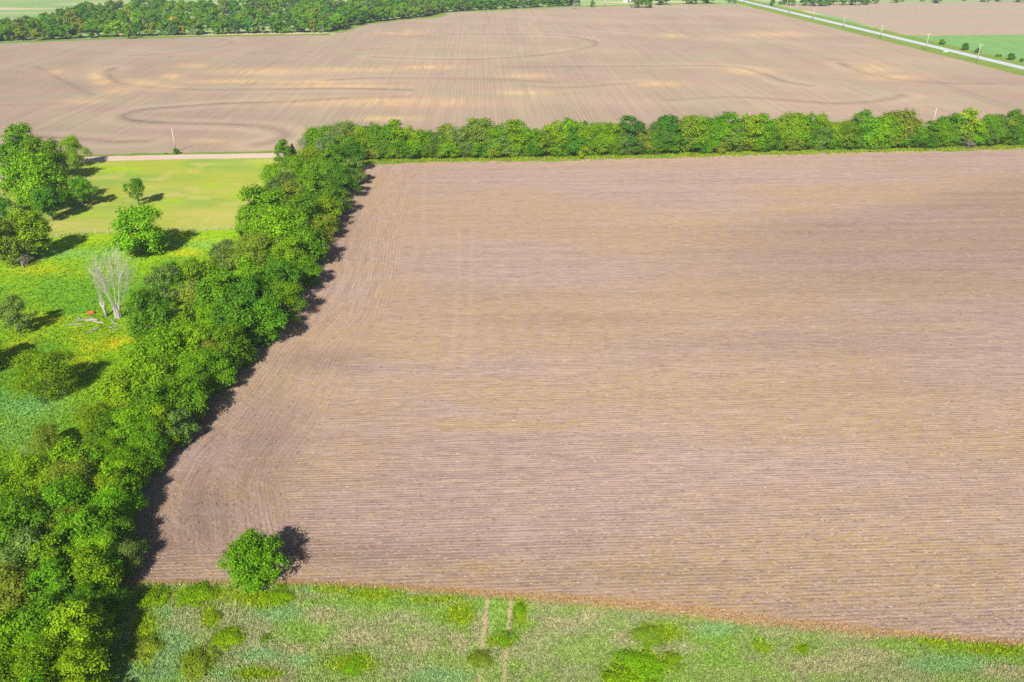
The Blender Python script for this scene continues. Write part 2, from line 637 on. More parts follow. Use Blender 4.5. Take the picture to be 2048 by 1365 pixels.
def curve(L, n=60):
    """Smooth world polyline through sighted points (Catmull-Rom)."""
    Q = pts(L)
    Q = np.vstack([2 * Q[0] - Q[1], Q, 2 * Q[-1] - Q[-2]])
    out = []
    k = max(3, n // (len(L) - 1))
    for i in range(1, len(Q) - 2):
        p0, p1, p2, p3 = Q[i - 1:i + 3]
        for t in np.linspace(0, 1, k, endpoint=False):
            out.append(0.5 * (2 * p1 + (p2 - p0) * t + (2 * p0 - 5 * p1 + 4 * p2 - p3) * t * t + (3 * p1 - p0 - 3 * p2 + p3) * t ** 3))
    out.append(Q[-2])
    return np.array(out)


def blob(px, py, cx, cy, rx, ry):
    return np.exp(-(((px - cx) / rx) ** 2 + ((py - cy) / ry) ** 2))


# base terrain to the horizon
g = 16000.0
m = np_mesh('terrain', [(-g, -2000, 0), (g, -2000, 0), (g, 2 * g, 0), (-g, 2 * g, 0)], [(0, 1, 2, 3)])
tag(link('terrain', m, None, M_FARM), kind='structure')

# --- far ploughed field
DAMP = [
    (0.75, [(-60, 270), (0, 273), (60, 274), (180, 280), (225, 285), (290, 283)]),
    (1.0, [(697, 197), (590, 204), (450, 208), (350, 215), (290, 220), (252, 229), (246, 236), (270, 243), (330, 247), (430, 249), (510, 253), (550, 259), (569, 267), (568, 275), (545, 284), (515, 290)]),
    (0.5, [(70, 134), (92, 142), (104, 152), (132, 166), (160, 180), (180, 190)]),
    (0.75, [(226, 137), (212, 147), (222, 158), (239, 167), (290, 174), (342, 178), (410, 180), (560, 179), (697, 178), (820, 181)]),
    (0.6, [(655, 161), (765, 157), (966, 159), (1100, 165)]),
    (0.8, [(893, 70), (1076, 70), (1140, 74), (1175, 80), (1192, 88), (1172, 97), (1094, 110), (966, 119), (856, 119), (746, 115)]),
    (0.55, [(1058, 59), (1131, 55), (1223, 62), (1307, 67)]),
    (0.65, [(988, 135), (1150, 134), (1347, 132), (1410, 132), (1475, 135), (1519, 146), (1570, 164), (1620, 172)]),
    (0.8, [(1683, 128), (1709, 139), (1756, 153), (1811, 162), (1884, 167), (2045, 168), (2150, 168)]),
    (0.8, [(1336, 201), (1446, 195), (1519, 197), (1610, 204), (1665, 208), (1738, 205), (1786, 197), (1806, 191)]),
    (0.55, [(1040, 173), (1131, 176), (1223, 170), (1290, 166)]),
    (0.5, [(560, 199), (700, 197), (820, 194)]),
    (0.5, [(510, 291), (540, 289)]),
    (0.45, [(1860, 215), (1900, 225), (1960, 235)]),
    (0.35, [(250, 79), (420, 78), (462, 84), (440, 94), (330, 108), (250, 112)]),
    (0.35, [(0, 212), (100, 208), (170, 202)]),
    (0.3, [(1366, 104), (1392, 96), (1420, 95)]),
    (0.35, [(1250, 36), (1330, 42), (1420, 45)]),
    (0.35, [(600, 105), (700, 101), (790, 96)]),
]
DAMP = [(s, curve(L)) for s, L in DAMP]
STRAW = [(112, 145, 24, 7), (192, 152, 20, 10), (205, 165, 22, 7), (238, 182, 30, 6), (282, 168, 42, 7), (330, 176, 30, 4), (345, 154, 22, 6), (385, 132, 30, 4), (540, 144, 110, 6), (470, 163, 100, 4),
         (690, 140, 110, 5), (620, 165, 110, 5), (1052, 152, 42, 4), (1045, 186, 60, 4), (840, 135, 70, 4), (165, 203, 42, 4), (800, 67, 40, 3), (1745, 138, 42, 10),
         (1790, 155, 60, 6), (1500, 143, 45, 6), (1545, 70, 60, 5), (1345, 72, 30, 3), (660, 172, 120, 4), (790, 205, 180, 9), (1320, 168, 50, 5), (770, 238, 60, 5), (420, 282, 40, 4)]


def far_dist(P):
    k = getattr(far_dist, 'k', None)
    if k is None or len(k) != len(P):
        k = np.zeros(len(P))
        for s, L in DAMP:
            d = poly_dist(P, L)
            s = s * (0.42 + 0.55 * sstep(0.35, 0.6, fnoise(P[:, 0] * .02, P[:, 1] * .02, 77)))
            k = np.maximum(k, s * np.exp(-(d / (1.5 + 1.5 * fnoise(P[:, 0] * .03, P[:, 1] * .03, 8))) ** 2))
            k = np.maximum(k, 0.20 * s * np.exp(-(d / 8.0) ** 2))
        far_dist.k = k
    return k


def far_pale(P):
    k = np.zeros(len(P))
    for s, L in DAMP:
        d = poly_dist(P, L)
        k = np.maximum(k, s * np.exp(-((d - 7.5) / 4.5) ** 2))
    return k * sstep(0.35, 0.65, fnoise(P[:, 0] * 0.012, P[:, 1] * 0.012, 29)) * 0.55


def far_straw(P):
    x, y = sight(P)
    k = np.zeros(len(P))
    for cx, cy, rx, ry in STRAW:
        k = np.maximum(k, blob(x, y, cx, cy, rx * 1.05, ry * 1.1))
    k *= 0.45 + 0.9 * fnoise(P[:, 0] * 0.07, P[:, 1] * 0.02, 21)
    return np.clip(k * 0.95, 0, 1)


far_B = pts([(-520, 338), (0, 321), (190, 314), (400, 309), (560, 306), (1024, 292), (1600, 276), (2100, 264), (2660, 250)])
far_T = pts([(-420, 108), (-100, 92), (0, 88), (200, 80), (380, 75), (560, 72), (664, 70), (690, 58), (730, 49), (800, 41), (866, 35), (882, 27), (960, 23), (1060, 18), (1160, 14.5), (1300, 11), (1440, 9.5), (1478, 11)])
far_R = pts([(2660, 300), (2046, 147), (1960, 127), (1850, 102), (1760, 80), (1690, 63), (1600, 42), (1478, 11)])
far_L = pts([(-520, 338), (-480, 220), (-420, 108)])
coons('ploughed_field', far_B, far_T, far_L, far_R, 520, 300, 0.04, M_PLOUGH,
      {'damp_dark': (far_dist, 'FLOAT'), 'straw': (far_straw, 'FLOAT'), 'pale': (far_pale, 'FLOAT')}, zfun=lambda P: 0.3 * far_dist(P))

# --- right-hand fields beyond the paved road
coons('brown_field', pts([(1810, 71), (1850, 72), (2046, 69.5), (2300, 66)]), pts([(1555, 9.5), (1760, 4.5), (2046, 2), (2300, -1)]),
      pts([(1810, 71), (1690, 38), (1555, 9.5)]), pts([(2300, 66), (2300, 0)]), 40, 40, 0.03, M_SOIL2)
coons('green_meadow', pts([(1815, 72), (1900, 96), (2046, 131), (2300, 190)]), pts([(1812, 71.4), (1850, 72.4), (2046, 69.9), (2300, 66.4)]),
      pts([(1815, 72), (1812, 71.4)]), pts([(2300, 190), (2300, 66.4)]), 40, 20, 0.035, M_HAY)

# --- stubble field
near_B = pts([(236, 1168), (300, 1167), (420, 1167), (560, 1168), (680, 1172), (800, 1181), (900, 1188), (1000, 1197), (1150, 1208), (1300, 1225), (1450, 1243), (1600, 1260), (1750, 1274), (1900, 1287), (2046, 1298), (2300, 1316)])
near_T = pts([(722, 329), (760, 325), (1000, 322), (1300, 316), (1600, 308), (1900, 301), (2046, 297), (2500, 287)])
near_L = pts([(236, 1168), (242, 1080), (250, 1000), (300, 920), (380, 840), (440, 770), (500, 690), (570, 630), (612, 560), (640, 480), (672, 420), (700, 360), (722, 329)])
near_R = pts([(2300, 1316), (2330, 900), (2400, 560), (2500, 287)])
EDGE_L = near_L


def headland(P):
    d = poly_dist(P, EDGE_L)
    w = 21 + 3 * fnoise(P[:, 1] * .02, P[:, 0] * .02, 4)
    k = sstep(w + 2.5, w - 2.5, d)
    x, y = sight(P)
    return np.clip(k * sstep(1120, 1060, y) + sstep(1135, 1160, y) * 0, 0, 1)


def rowk(P):
    x, y = sight(P)
    return sstep(1000, 700, y) * (0.35 + 0.9 * sstep(0.4, 0.65, fnoise(P[:, 0] * .08, P[:, 1] * .03, 91))).clip(0, 1)


def edge_s(P):
    return P[:, 1] + 0.15 * P[:, 0]


def near_weed(P):
    x, y = sight(P)
    k = 0.60 * sstep(0.36, 0.68, fnoise(P[:, 0] * .018, P[:, 1] * .05, 12))
    for cx, cy, rx, ry, s in [(800, 580, 70, 25, .8), (740, 690, 90, 30, .7), (860, 690, 110, 16, .6), (1400, 445, 180, 16, .8), (1780, 390, 150, 22, .7), (1600, 420, 120, 18, .7), (1000, 850, 240, 14, .8), (1500, 840, 300, 14, .5),
                              (960, 1135, 160, 20, .7), (1950, 1110, 150, 50, .6), (1350, 330, 700, 8, .45), (1660, 1000, 250, 40, .4), (1250, 470, 220, 20, .45), (680, 640, 90, 40, .5), (560, 990, 50, 60, .5), (1180, 620, 300, 14, .4), (1900, 1160, 110, 24, .7)]:
        k = np.maximum(k, s * blob(x, y, cx, cy, rx, ry))
    return np.clip(k * (0.65 + 0.7 * fnoise(P[:, 0] * .06, P[:, 1] * .12, 33)), 0, 1)


def near_damp_dark(P):
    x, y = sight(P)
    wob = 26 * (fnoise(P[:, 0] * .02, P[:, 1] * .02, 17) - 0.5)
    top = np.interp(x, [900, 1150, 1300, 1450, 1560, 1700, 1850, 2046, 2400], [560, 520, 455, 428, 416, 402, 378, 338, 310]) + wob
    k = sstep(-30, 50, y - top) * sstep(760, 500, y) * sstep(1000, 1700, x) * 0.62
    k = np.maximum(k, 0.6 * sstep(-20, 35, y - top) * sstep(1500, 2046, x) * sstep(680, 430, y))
    k = np.maximum(k, 0.16 * sstep(760, 560, y))  # far half toned down slightly for the field's front-to-back brightness gradient
    for cx, cy, rx, ry, s in [(640, 720, 110, 24, .6), (520, 880, 80, 130, .5), (400, 1010, 80, 90, .65), (330, 1090, 70, 80, .6), (640, 1110, 260, 26, .4), (700, 440, 50, 120, .4), (1560, 690, 500, 30, .3), (1000, 590, 260, 30, .3), (420, 860, 50, 60, .5), (1860, 760, 300, 30, .3), (1250, 1140, 200, 20, .2), (1150, 640, 260, 26, .4), (1760, 640, 260, 20, .35)]:  # further darker patches and bands, strongest on the left headland
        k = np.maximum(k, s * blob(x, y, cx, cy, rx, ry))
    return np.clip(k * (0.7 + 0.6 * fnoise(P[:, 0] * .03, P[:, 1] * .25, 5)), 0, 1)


RUT = [curve([(900, 735), (905, 715), (911, 640), (917, 560), (918, 460)]), curve([(930, 735), (937, 705), (941, 640), (944, 560), (943, 450)]),
       curve([(1030, 1190), (1030, 1100), (1036, 1020)]), curve([(850, 470), (846, 400), (850, 345)]), curve([(820, 660), (836, 640), (812, 590), (838, 480)])]


def near_track(P):
    k = np.zeros(len(P))
    for r, s in zip(RUT, (0.34, 0.30, 0.30, 0.28, 0.2)):
        k = np.maximum(k, s * np.exp(-(poly_dist(P, r) / 0.6) ** 2))
    return k


def near_dry(P):
    d = poly_dist(P, near_B)
    x, y = sight(P)
    w = np.interp(x, [500, 800, 1100, 1400, 1700, 2046], [0.25, 0.9, 1.4, 2.1, 1.6, 1.3])
    w = w * (0.6 + 0.9 * fnoise(P[:, 0] * .2, P[:, 1] * .2, 40))
    k = np.exp(-(d / w) ** 2) * 0.9
    dt = poly_dist(P, near_T)
    return np.maximum(k, 0.45 * np.exp(-(dt / 4) ** 2))


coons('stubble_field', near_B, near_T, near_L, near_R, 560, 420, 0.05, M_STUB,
      {'headland': (headland, 'FLOAT'), 'edge_d': (lambda P: poly_dist(P, EDGE_L), 'FLOAT'), 'edge_s': (edge_s, 'FLOAT'), 'rowk': (rowk, 'FLOAT'), 'weed': (near_weed, 'FLOAT'), 'damp_dark': (near_damp_dark, 'FLOAT'), 'track': (near_track, 'FLOAT'), 'dry': (near_dry, 'FLOAT')})

# --- pastures on the left
FENCE_PX = [(-260, 528), (-60, 500), (40, 487), (100, 478), (165, 470), (240, 467), (400, 463), (480, 459), (600, 452)]


def lush_col(P):
    x, y = sight(P)
    n = fnoise(P[:, 0] * .05, P[:, 1] * .05, 61)
    n2 = fnoise(P[:, 0] * .16, P[:, 1] * .16, 62)
    a = np.array([0.170, 0.300, 0.008]); b = np.array([0.112, 0.250, 0.014]); yl = np.array([0.37, 0.36, 0.006]); te = np.array([0.15, 0.33, 0.09])
    c = a + (b - a) * sstep(0.40, 0.62, n)[:, None]
    k = np.zeros(len(P))
    for cx, cy, rx, ry, s in [(80, 540, 60, 14, .5), (20, 640, 25, 25, 1), (80, 640, 50, 14, .8), (140, 690, 90, 30, .6), (240, 690, 40, 22, 1), (60, 690, 60, 18, .7), (370, 505, 30, 8, .8), (400, 540, 40, 16, .8), (20, 720, 40, 20, .6), (300, 480, 200, 12, .35), (180, 720, 50, 16, .5)]:
        k = np.maximum(k, s * blob(x, y, cx, cy, rx, ry))
    c = c + (yl - c) * (k * sstep(0.35, 0.62, n2))[:, None]
    k = 0.9 * blob(x, y, 55, 812, 75, 26) + 0.5 * blob(x, y, 20, 870, 90, 30) + 0.5 * blob(x, y, 130, 508, 90, 10) + 0.4 * blob(x, y, 420, 490, 60, 10)
    return c + (te - c) * np.clip(k, 0, 1)[:, None]


coons('pasture', pts([(-700, 1230), (-100, 1230), (100, 1300), (380, 1240)]), pts(FENCE_PX), pts([(-700, 1230), (-420, 800), (-260, 528)]), pts([(380, 1240), (350, 1000), (480, 760), (600, 590), (600, 452)]),
      240, 240, 0.015, M_LUSH, {'sward': (lush_col, 'FLOAT_COLOR')})


def mown_col(P):
    x, y = sight(P)
    n = fnoise(P[:, 0] * .035, P[:, 1] * .05, 71)
    a = np.array([0.205, 0.235, 0.032]); b = np.array([0.145, 0.215, 0.036]); tan = np.array([0.29, 0.255, 0.075])
    c = a + (b - a) * sstep(0.42, 0.62, n)[:, None]
    k = 0.8 * blob(x, y, 430, 440, 90, 22) + 0.7 * blob(x, y, 180, 450, 90, 14) + 0.5 * blob(x, y, 330, 390, 60, 20) + 0.6 * blob(x, y, 110, 455, 40, 8)
    n2 = fnoise(P[:, 0] * .02, P[:, 1] * .12, 72)
    k = np.clip(k + 0.5 * sstep(0.5, 0.7, n2) + 0.7 * sstep(0.55, 0.72, fnoise(P[:, 0] * .12, P[:, 1] * .16, 73)), 0, 1)
    c = c + (tan - c) * (k * 0.8)[:, None]
    br = np.zeros(len(P))
    for cx, cy, rx, ry in [(345, 402, 22, 5), (425, 371, 16, 4), (520, 327, 20, 4), (310, 415, 20, 5), (170, 428, 40, 5), (230, 338, 60, 8), (500, 390, 40, 8)]:
        br = np.maximum(br, blob(x, y, cx, cy, rx, ry))
    return c + (np.array([0.19, 0.29, 0.006]) - c) * (br * 0.8)[:, None]


coons('mown_pasture', pts(FENCE_PX), pts([(-260, 372), (0, 334), (120, 325), (300, 320), (560, 314), (640, 312)]), pts([(-260, 528), (-260, 372)]), pts([(600, 452), (640, 312)]),
      200, 140, 0.03, M_MOWN, {'sward': (mown_col, 'FLOAT_COLOR')})

# --- rough grass at the bottom
BRIGHT = [(310, 1195, 42, 24), (405, 1190, 75, 20), (520, 1200, 75, 20), (290, 1275, 28, 70), (455, 1275, 30, 20), (395, 1325, 38, 26), (420, 1235, 18, 26), (510, 1350, 60, 14), (745, 1190, 60, 14), (1040, 1225, 16, 34), (1280, 1335, 60, 34),
          (1320, 1268, 55, 22), (1000, 1285, 30, 10), (960, 1320, 24, 10), (920, 1230, 30, 24), (700, 1330, 60, 20), (660, 1180, 40, 10), (1990, 1300, 90, 14), (1880, 1285, 50, 12), (1520, 1295, 26, 8), (1600, 1300, 20, 10), (870, 1200, 60, 8)]
TEAL = [(335, 1300, 60, 50), (300, 1345, 60, 26), (560, 1225, 60, 22), (470, 1350, 60, 16), (520, 1310, 60, 14), (640, 1178, 40, 9), (880, 1355, 70, 20), (620, 1180, 20, 9), (1900, 1330, 100, 20), (1430, 1260, 50, 16), (330, 1220, 20, 20), (600, 1320, 40, 12)]
TAN = [(590, 1300, 30, 12), (650, 1295, 14, 10), (775, 1320, 8, 8), (640, 1230, 40, 20), (720, 1275, 60, 20), (1130, 1245, 60, 14), (1180, 1230, 40, 10), (1250, 1280, 30, 16), (1640, 1330, 90, 22), (2010, 1345, 60, 16), (1480, 1240, 60, 8), (1700, 1275, 60, 10), (540, 1362, 50, 6), (960, 1255, 22, 34), (1730, 1310, 70, 20), (840, 1290, 40, 18), (920, 1290, 24, 24)]


def rough_col(P):
    x, y = sight(P)
    n = fnoise(P[:, 0] * .22, P[:, 1] * .3, 81)
    n2 = fnoise(P[:, 0] * .8, P[:, 1] * .8, 82)
    base = np.array([0.245, 0.325, 0.085]); grey = np.array([0.280, 0.305, 0.130]); bright = np.array([0.240, 0.340, 0.010]); teal = np.array([0.205, 0.345, 0.125]); tan = np.array([0.345, 0.325, 0.165]); green = np.array([0.195, 0.340, 0.040])
    c = base + (grey - base) * sstep(0.42, 0.62, n)[:, None]
    c = c + (green - c) * (0.8 * sstep(0.52, 0.68, fnoise(P[:, 0] * .12, P[:, 1] * .2, 83)))[:, None]
    for L, cc, s in ((TEAL, teal, 0.9), (TAN, tan, 0.85), (BRIGHT, bright, 1.0)):
        k = np.zeros(len(P))
        for cx, cy, rx, ry in L:
            k = np.maximum(k, blob(x, y, cx, cy, rx, ry))
        k = sstep(0.12, 0.80, k * (0.45 + 1.1 * n2))
        c = c + (cc - c) * (s * k)[:, None]
    return c


rough_T = near_B + np.array([0, 0.25, 0])
rough_B = pts([(120, 1560), (600, 1560), (1200, 1570), (2400, 1600)])
coons('rough_grass_strip', rough_B, np.vstack([pts([(60, 1172)]) + [[0, 0.25, 0]], rough_T]), pts([(120, 1560), (60, 1172)]), pts([(2400, 1600), (2300, 1316)]), 320, 60, 0.058, M_ROUGH, {'sward': (rough_col, 'FLOAT_COLOR')}, rag=0.9)
TRACKS = [curve([(975, 1193), (972, 1230), (966, 1275), (961, 1320), (957, 1370), (950, 1430)]), curve([(1023, 1195), (1019, 1235), (1015, 1290), (1010, 1330), (1007, 1370), (1002, 1430)])]
for T in TRACKS:
    ribbon('wheel_track', T, 0.40, 0.064, M_EARTH, rag=0.34, step=0.35)

# --- roads and verges
GR = [(2700, 256), (2046, 271), (1600, 283), (1024, 298), (740, 305), (555, 311.5), (400, 314), (195, 318.5), (130, 320.5), (90, 322), (52, 326), (22, 340), (-10, 358), (-60, 390), (-140, 450)]
grc = curve(GR, 180)
ribbon('gravel_road', grc, 7.6, 0.075, M_GRAVEL, rag=0.5, step=2.0, crown=0.06)
vn = curve([(2700, 249), (2046, 265), (1600, 278), (1024, 292.5), (740, 300), (555, 306.5), (400, 309.5), (195, 314), (100, 318), (-60, 322), (-300, 330)], 120)
ribbon('grass_verge', vn, 7.0, 0.055, M_VERGE, rag=1.6, step=2.0)
road_px = [(2700, 294), (2300, 198), (2046, 137.3), (1960, 116.2), (1880, 97), (1800, 77.6), (1700, 53.2), (1600, 29.4), (1480, 0.8), (1400, -18), (1300, -42)]
ROADC = resample(pts(road_px), 120)
rx = np.polyfit(ROADC[:, 1], ROADC[:, 0], 1)
ROADC[:, 0] = np.polyval(rx, ROADC[:, 1])
ribbon('paved_road', ROADC, 8.6, 0.10, M_ROAD, step=10.0, crown=0.08)
ribbon('grass_verge', ROADC + [-11.5, 0, 0], 17.0, 0.06, M_VERGE, rag=1.5, step=4.0)
ribbon('grass_verge', ROADC + [10.5, 0, 0], 14.0, 0.06, M_VERGE, rag=1.5, step=4.0)
ribbon('grass_verge', curve([(722, 326), (800, 321), (1000, 318.5), (1300, 312), (1600, 304), (1900, 297), (2046, 293.5), (2400, 285)], 90), lambda s: 7 + 2 * np.sin(s * 40), 0.07, M_VERGE, rag=3.2, step=1.5)
ribbon('grass_verge', curve([(-300, 99), (0, 86), (200, 78), (380, 73.5), (560, 70.5), (660, 69)], 60), 12, 0.07, M_VERGE, rag=4, step=4)
ribbon('grass_verge', curve([(668, 66), (690, 57), (730, 48), (800, 40), (866, 34), (882, 26), (960, 22), (1060, 17), (1160, 13.5), (1300, 9.5), (1440, 8)], 80), 16, 0.07, M_VERGE, rag=5, step=4)


# ------------------------------------------------------------------ tree kinds
def rand_dirs(n, rng):
    v = rng.normal(size=(n, 3))
    return v / np.linalg.norm(v, axis=1)[:, None]


def leaves_mesh(name, C, N, size, rng, aspect=0.62, mat=M_LEAF, var=0.22):
    """One small bent leaf spray (four corners) at each point C with normal N."""
    n = len(C)
    r = rand_dirs(n, rng)
    u = np.cross(N, r)
    u /= np.linalg.norm(u, axis=1)[:, None] + 1e-9
    v = np.cross(N, u)
    s = size * (0.6 + 0.8 * rng.random(n))[:, None]
    bend = N * s * 0.35 * (rng.random(n)[:, None] - 0.3)
    V = np.empty((n, 4, 3))
    V[:, 0] = C - u * s + bend * 0.5
    V[:, 1] = C - v * s * aspect - bend
    V[:, 2] = C + u * s + bend * 0.5
    V[:, 3] = C + v * s * aspect - bend
    m = np_mesh(name, V.reshape(-1, 3), np.arange(4 * n).reshape(n, 4))
    b = 1 + var * rng.normal(size=n)
    hue = rng.normal(size=n) * 0.12
    col = np.stack([b * (1 + hue), b, b * (1 - hue)], 1).clip(0.35, 2.0)
    attr(m, 'tint', np.repeat(col, 4, 0), 'FLOAT_COLOR')
    m.materials.append(mat)
    return m


def crown_points(rng, Rr, Hc, zc, nl, lr, nleaf, tuft, flat=1.0, upb=0.35, low=0.3, dome=0.15):
    """Uneven lobed crown of radius Rr and height Hc about height zc: leaf points, normals, lobe centres."""
    ph = rng.random(3) * 6.283
    lob = []
    for i in range(nl):
        a = 2 * math.pi * (i * 0.618 + rng.random() * 0.22)
        h = (i + 0.5) / nl * 2 - 1
        h = np.clip(h + rng.normal() * 0.16, -0.9, 0.92)
        env = 1 + 0.20 * math.cos(a + ph[0]) + 0.14 * math.cos(2 * a + ph[1])
        rr = math.sqrt(max(0.08, 1 - h * h)) * (0.50 + 0.36 * rng.random()) * env
        rr *= 1.0 - dome * h
        r = Rr * lr * (0.55 + 0.80 * rng.random())
        lob.append((rr * Rr * math.cos(a) * 0.85, rr * Rr * math.sin(a) * 0.85, zc + h * Hc * 0.36 * (1 + 0.15 * math.cos(a + ph[2])), r))
    lob.append((0, 0, zc, Rr * 0.50))
    lob = np.array(lob)
    w = lob[:, 3] ** 2
    nt = max(40, nleaf // 38)
    k = rng.choice(len(lob), nt, p=w / w.sum())
    D = rand_dirs(nt, rng)
    D[:, 2] = np.where(D[:, 2] < -low, -D[:, 2], D[:, 2])
    out = lob[k, :3] - np.array([0, 0, zc - 0.2 * Hc])
    out /= np.linalg.norm(out, axis=1)[:, None] + 1e-6
    D = D + 0.55 * out
    D /= np.linalg.norm(D, axis=1)[:, None]
    TC = lob[k, :3] + D * (lob[k, 3] * (0.78 + 0.42 * rng.random(nt)))[:, None] * np.array([1, 1, flat])
    tsz = tuft * (0.55 + 0.8 * rng.random(nt))
    j = rng.choice(nt, nleaf, p=tsz ** 1.5 / (tsz ** 1.5).sum())
    off = rng.normal(size=(nleaf, 3)) * np.array([1, 1, 0.7])
    L = TC[j] + off * tsz[j][:, None] * Rr
    stray = rng.random(nleaf) < 0.05
    L[stray] += D[j][stray] * (Rr * 0.12 * rng.random(stray.sum()))[:, None]
    on = off / (np.linalg.norm(off, axis=1)[:, None] + 1e-6)
    N = D[j] * 0.55 + on * 0.55 + rand_dirs(nleaf, rng) * 0.65 + np.array([0, 0, upb])
    N /= np.linalg.norm(N, axis=1)[:, None]
    return L, N, lob


def trunk_mesh(rng, zc, lob, r0, mat=M_BARK, nmax=7):
    mb = MB()
    lean = rng.normal(size=2) * 0.25
    top = np.array([lean[0], lean[1], zc])
    P = [np.array([0, 0, -0.3]), np.array([lean[0] * .1, lean[1] * .1, zc * .25]), np.array([lean[0] * .5, lean[1] * .4, zc * .6]), top]
    mb.tube(P, [r0 * 1.35, r0, r0 * .75, r0 * .4], 7)
    for q in lob[:nmax]:
        s = P[1] + (P[2] - P[1]) * (0.3 + 0.7 * rng.random())
        e = q[:3]
        mid = (s + e) / 2 + np.array([0, 0, -0.35]) + rng.normal(size=3) * 0.2
        mb.tube([s, mid, e, e + (e - mid) * 0.45], [r0 * .5, r0 * .33, r0 * .18, r0 * .05], 5)
    return mb.mesh('trunk', mat, True)


KINDS = {}


def make_kind(key, seed, Rr, Ht, base, nl=12, lr=0.42, nleaf=11000, leaf=0.19, tuft=0.085, flat=0.85, r0=0.22, aspect=0.62, upb=0.35, low=0.3, dome=0.15):
    """A tree of radius Rr, total height Ht, crown starting at height `base`."""
    rng = np.random.default_rng(seed)
    Hc = Ht - base
    zc = base + Hc * 0.5
    L, N, lob = crown_points(rng, Rr, Hc, zc, nl, lr, nleaf, tuft, flat, upb, low, dome)
    zmax = np.percentile(L[:, 2], 99.5)
    zmin = np.percentile(L[:, 2], 0.5)
    L[:, 2] = base + (L[:, 2] - zmin) * (Ht - base) / (zmax - zmin)
    lob[:, 2] = base + (lob[:, 2] - zmin) * (Ht - base) / (zmax - zmin)
    rad = np.percentile(np.hypot(L[:, 0], L[:, 1]), 97)
    L[:, :2] *= Rr / rad
    lob[:, :2] *= Rr / rad
    L[:, 2] = np.maximum(L[:, 2], 0.05)
    KINDS[key] = dict(crown=leaves_mesh('crown', L, N, leaf, rng, aspect), trunk=trunk_mesh(rng, zc, lob, r0), R=Rr, H=Ht)


make_kind('round', 1, 5.0, 9.5, 0.7, nl=22, lr=0.34)
make_kind('round2', 2, 5.0, 9.0, 0.5, nl=18, lr=0.38)
make_kind('round3', 3, 5.0, 10.0, 0.7, nl=26, lr=0.31)
make_kind('broad', 4, 5.5, 8.5, 0.8, nl=24, lr=0.31, flat=0.75)
make_kind('broad2', 5, 5.5, 8.8, 0.6, nl=20, lr=0.34, flat=0.8)
make_kind('tall', 6, 4.2, 11.0, 0.8, nl=20, lr=0.38, flat=1.0)
make_kind('feather', 7, 5.0, 9.0, 0.5, nl=24, lr=0.32, nleaf=12500, leaf=0.21, tuft=0.095, aspect=0.30, upb=0.1)
make_kind('feather2', 8, 5.0, 9.0, 0.5, nl=20, lr=0.35, nleaf=11500, leaf=0.22, tuft=0.10, aspect=0.28, upb=0.1)
make_kind('open', 9, 5.0, 9.5, 1.5, nl=24, lr=0.25, nleaf=8500, leaf=0.19, tuft=0.075)
make_kind('shrub', 10, 3.0, 3.6, 0.05, nl=16, lr=0.36, nleaf=5500, leaf=0.15, tuft=0.09, r0=0.08)
make_kind('shrub2', 11, 3.0, 3.4, 0.05, nl=20, lr=0.30, nleaf=5500, leaf=0.14, tuft=0.09, r0=0.08)
make_kind('legged', 12, 4.2, 8.6, 2.2, nl=18, lr=0.36, nleaf=9500, leaf=0.18)
make_kind('legged2', 13, 4.0, 9.5, 3.0, nl=16, lr=0.34, nleaf=7500, leaf=0.18)
make_kind('lone', 31, 5.2, 8.4, 0.3, nl=30, lr=0.34, nleaf=13500, leaf=0.17, tuft=0.075, flat=0.85, dome=0.42)
make_kind('low', 18, 3.0, 1.5, 0.0, nl=30, lr=0.20, nleaf=5000, leaf=0.12, tuft=0.075, flat=0.5, r0=0.04, upb=0.7)
make_kind('low2', 19, 3.0, 1.3, 0.0, nl=38, lr=0.16, nleaf=4500, leaf=0.12, tuft=0.08, flat=0.45, r0=0.04, upb=0.7)
make_kind('far1', 14, 6.0, 11.0, 0.8, nl=14, lr=0.38, nleaf=2800, leaf=0.46, tuft=0.10, low=0.2)
make_kind('far2', 15, 6.0, 12.0, 0.8, nl=18, lr=0.34, nleaf=2800, leaf=0.46, tuft=0.10, low=0.2)
make_kind('far3', 16, 6.0, 10.0, 0.8, nl=12, lr=0.42, nleaf=2800, leaf=0.46, tuft=0.11, low=0.2)


def cedar_kind(key, seed, Rr, Ht):
    rng = np.random.default_rng(seed)
    n = 6500
    z = 0.25 + (Ht - 0.25) * (1 - np.sqrt(rng.random(n)))
    lay = 0.78 + 0.22 * np.cos(z * 7.0 + rng.normal(size=n) * 0.4)
    r = Rr * (1 - z / Ht) ** 0.75 * lay * (0.55 + 0.45 * np.sqrt(rng.random(n)))
    a = rng.random(n) * 2 * math.pi
    L = np.stack([r * np.cos(a), r * np.sin(a), z - r * 0.12 + 0.1], 1)
    N = np.stack([np.cos(a), np.sin(a), np.full(n, 0.5)], 1) + rand_dirs(n, rng) * 0.7
    N /= np.linalg.norm(N, axis=1)[:, None]
    mb = MB().tube([(0, 0, -.3), (0, 0, Ht * .5), (0, 0, Ht * .95)], [0.2, 0.12, 0.03], 6)
    KINDS[key] = dict(crown=leaves_mesh('crown', L, N, 0.17, rng, 0.4), trunk=mb.mesh('trunk', M_BARK, True), R=Rr, H=Ht)


cedar_kind('cedar', 30, 2.4, 7.0)


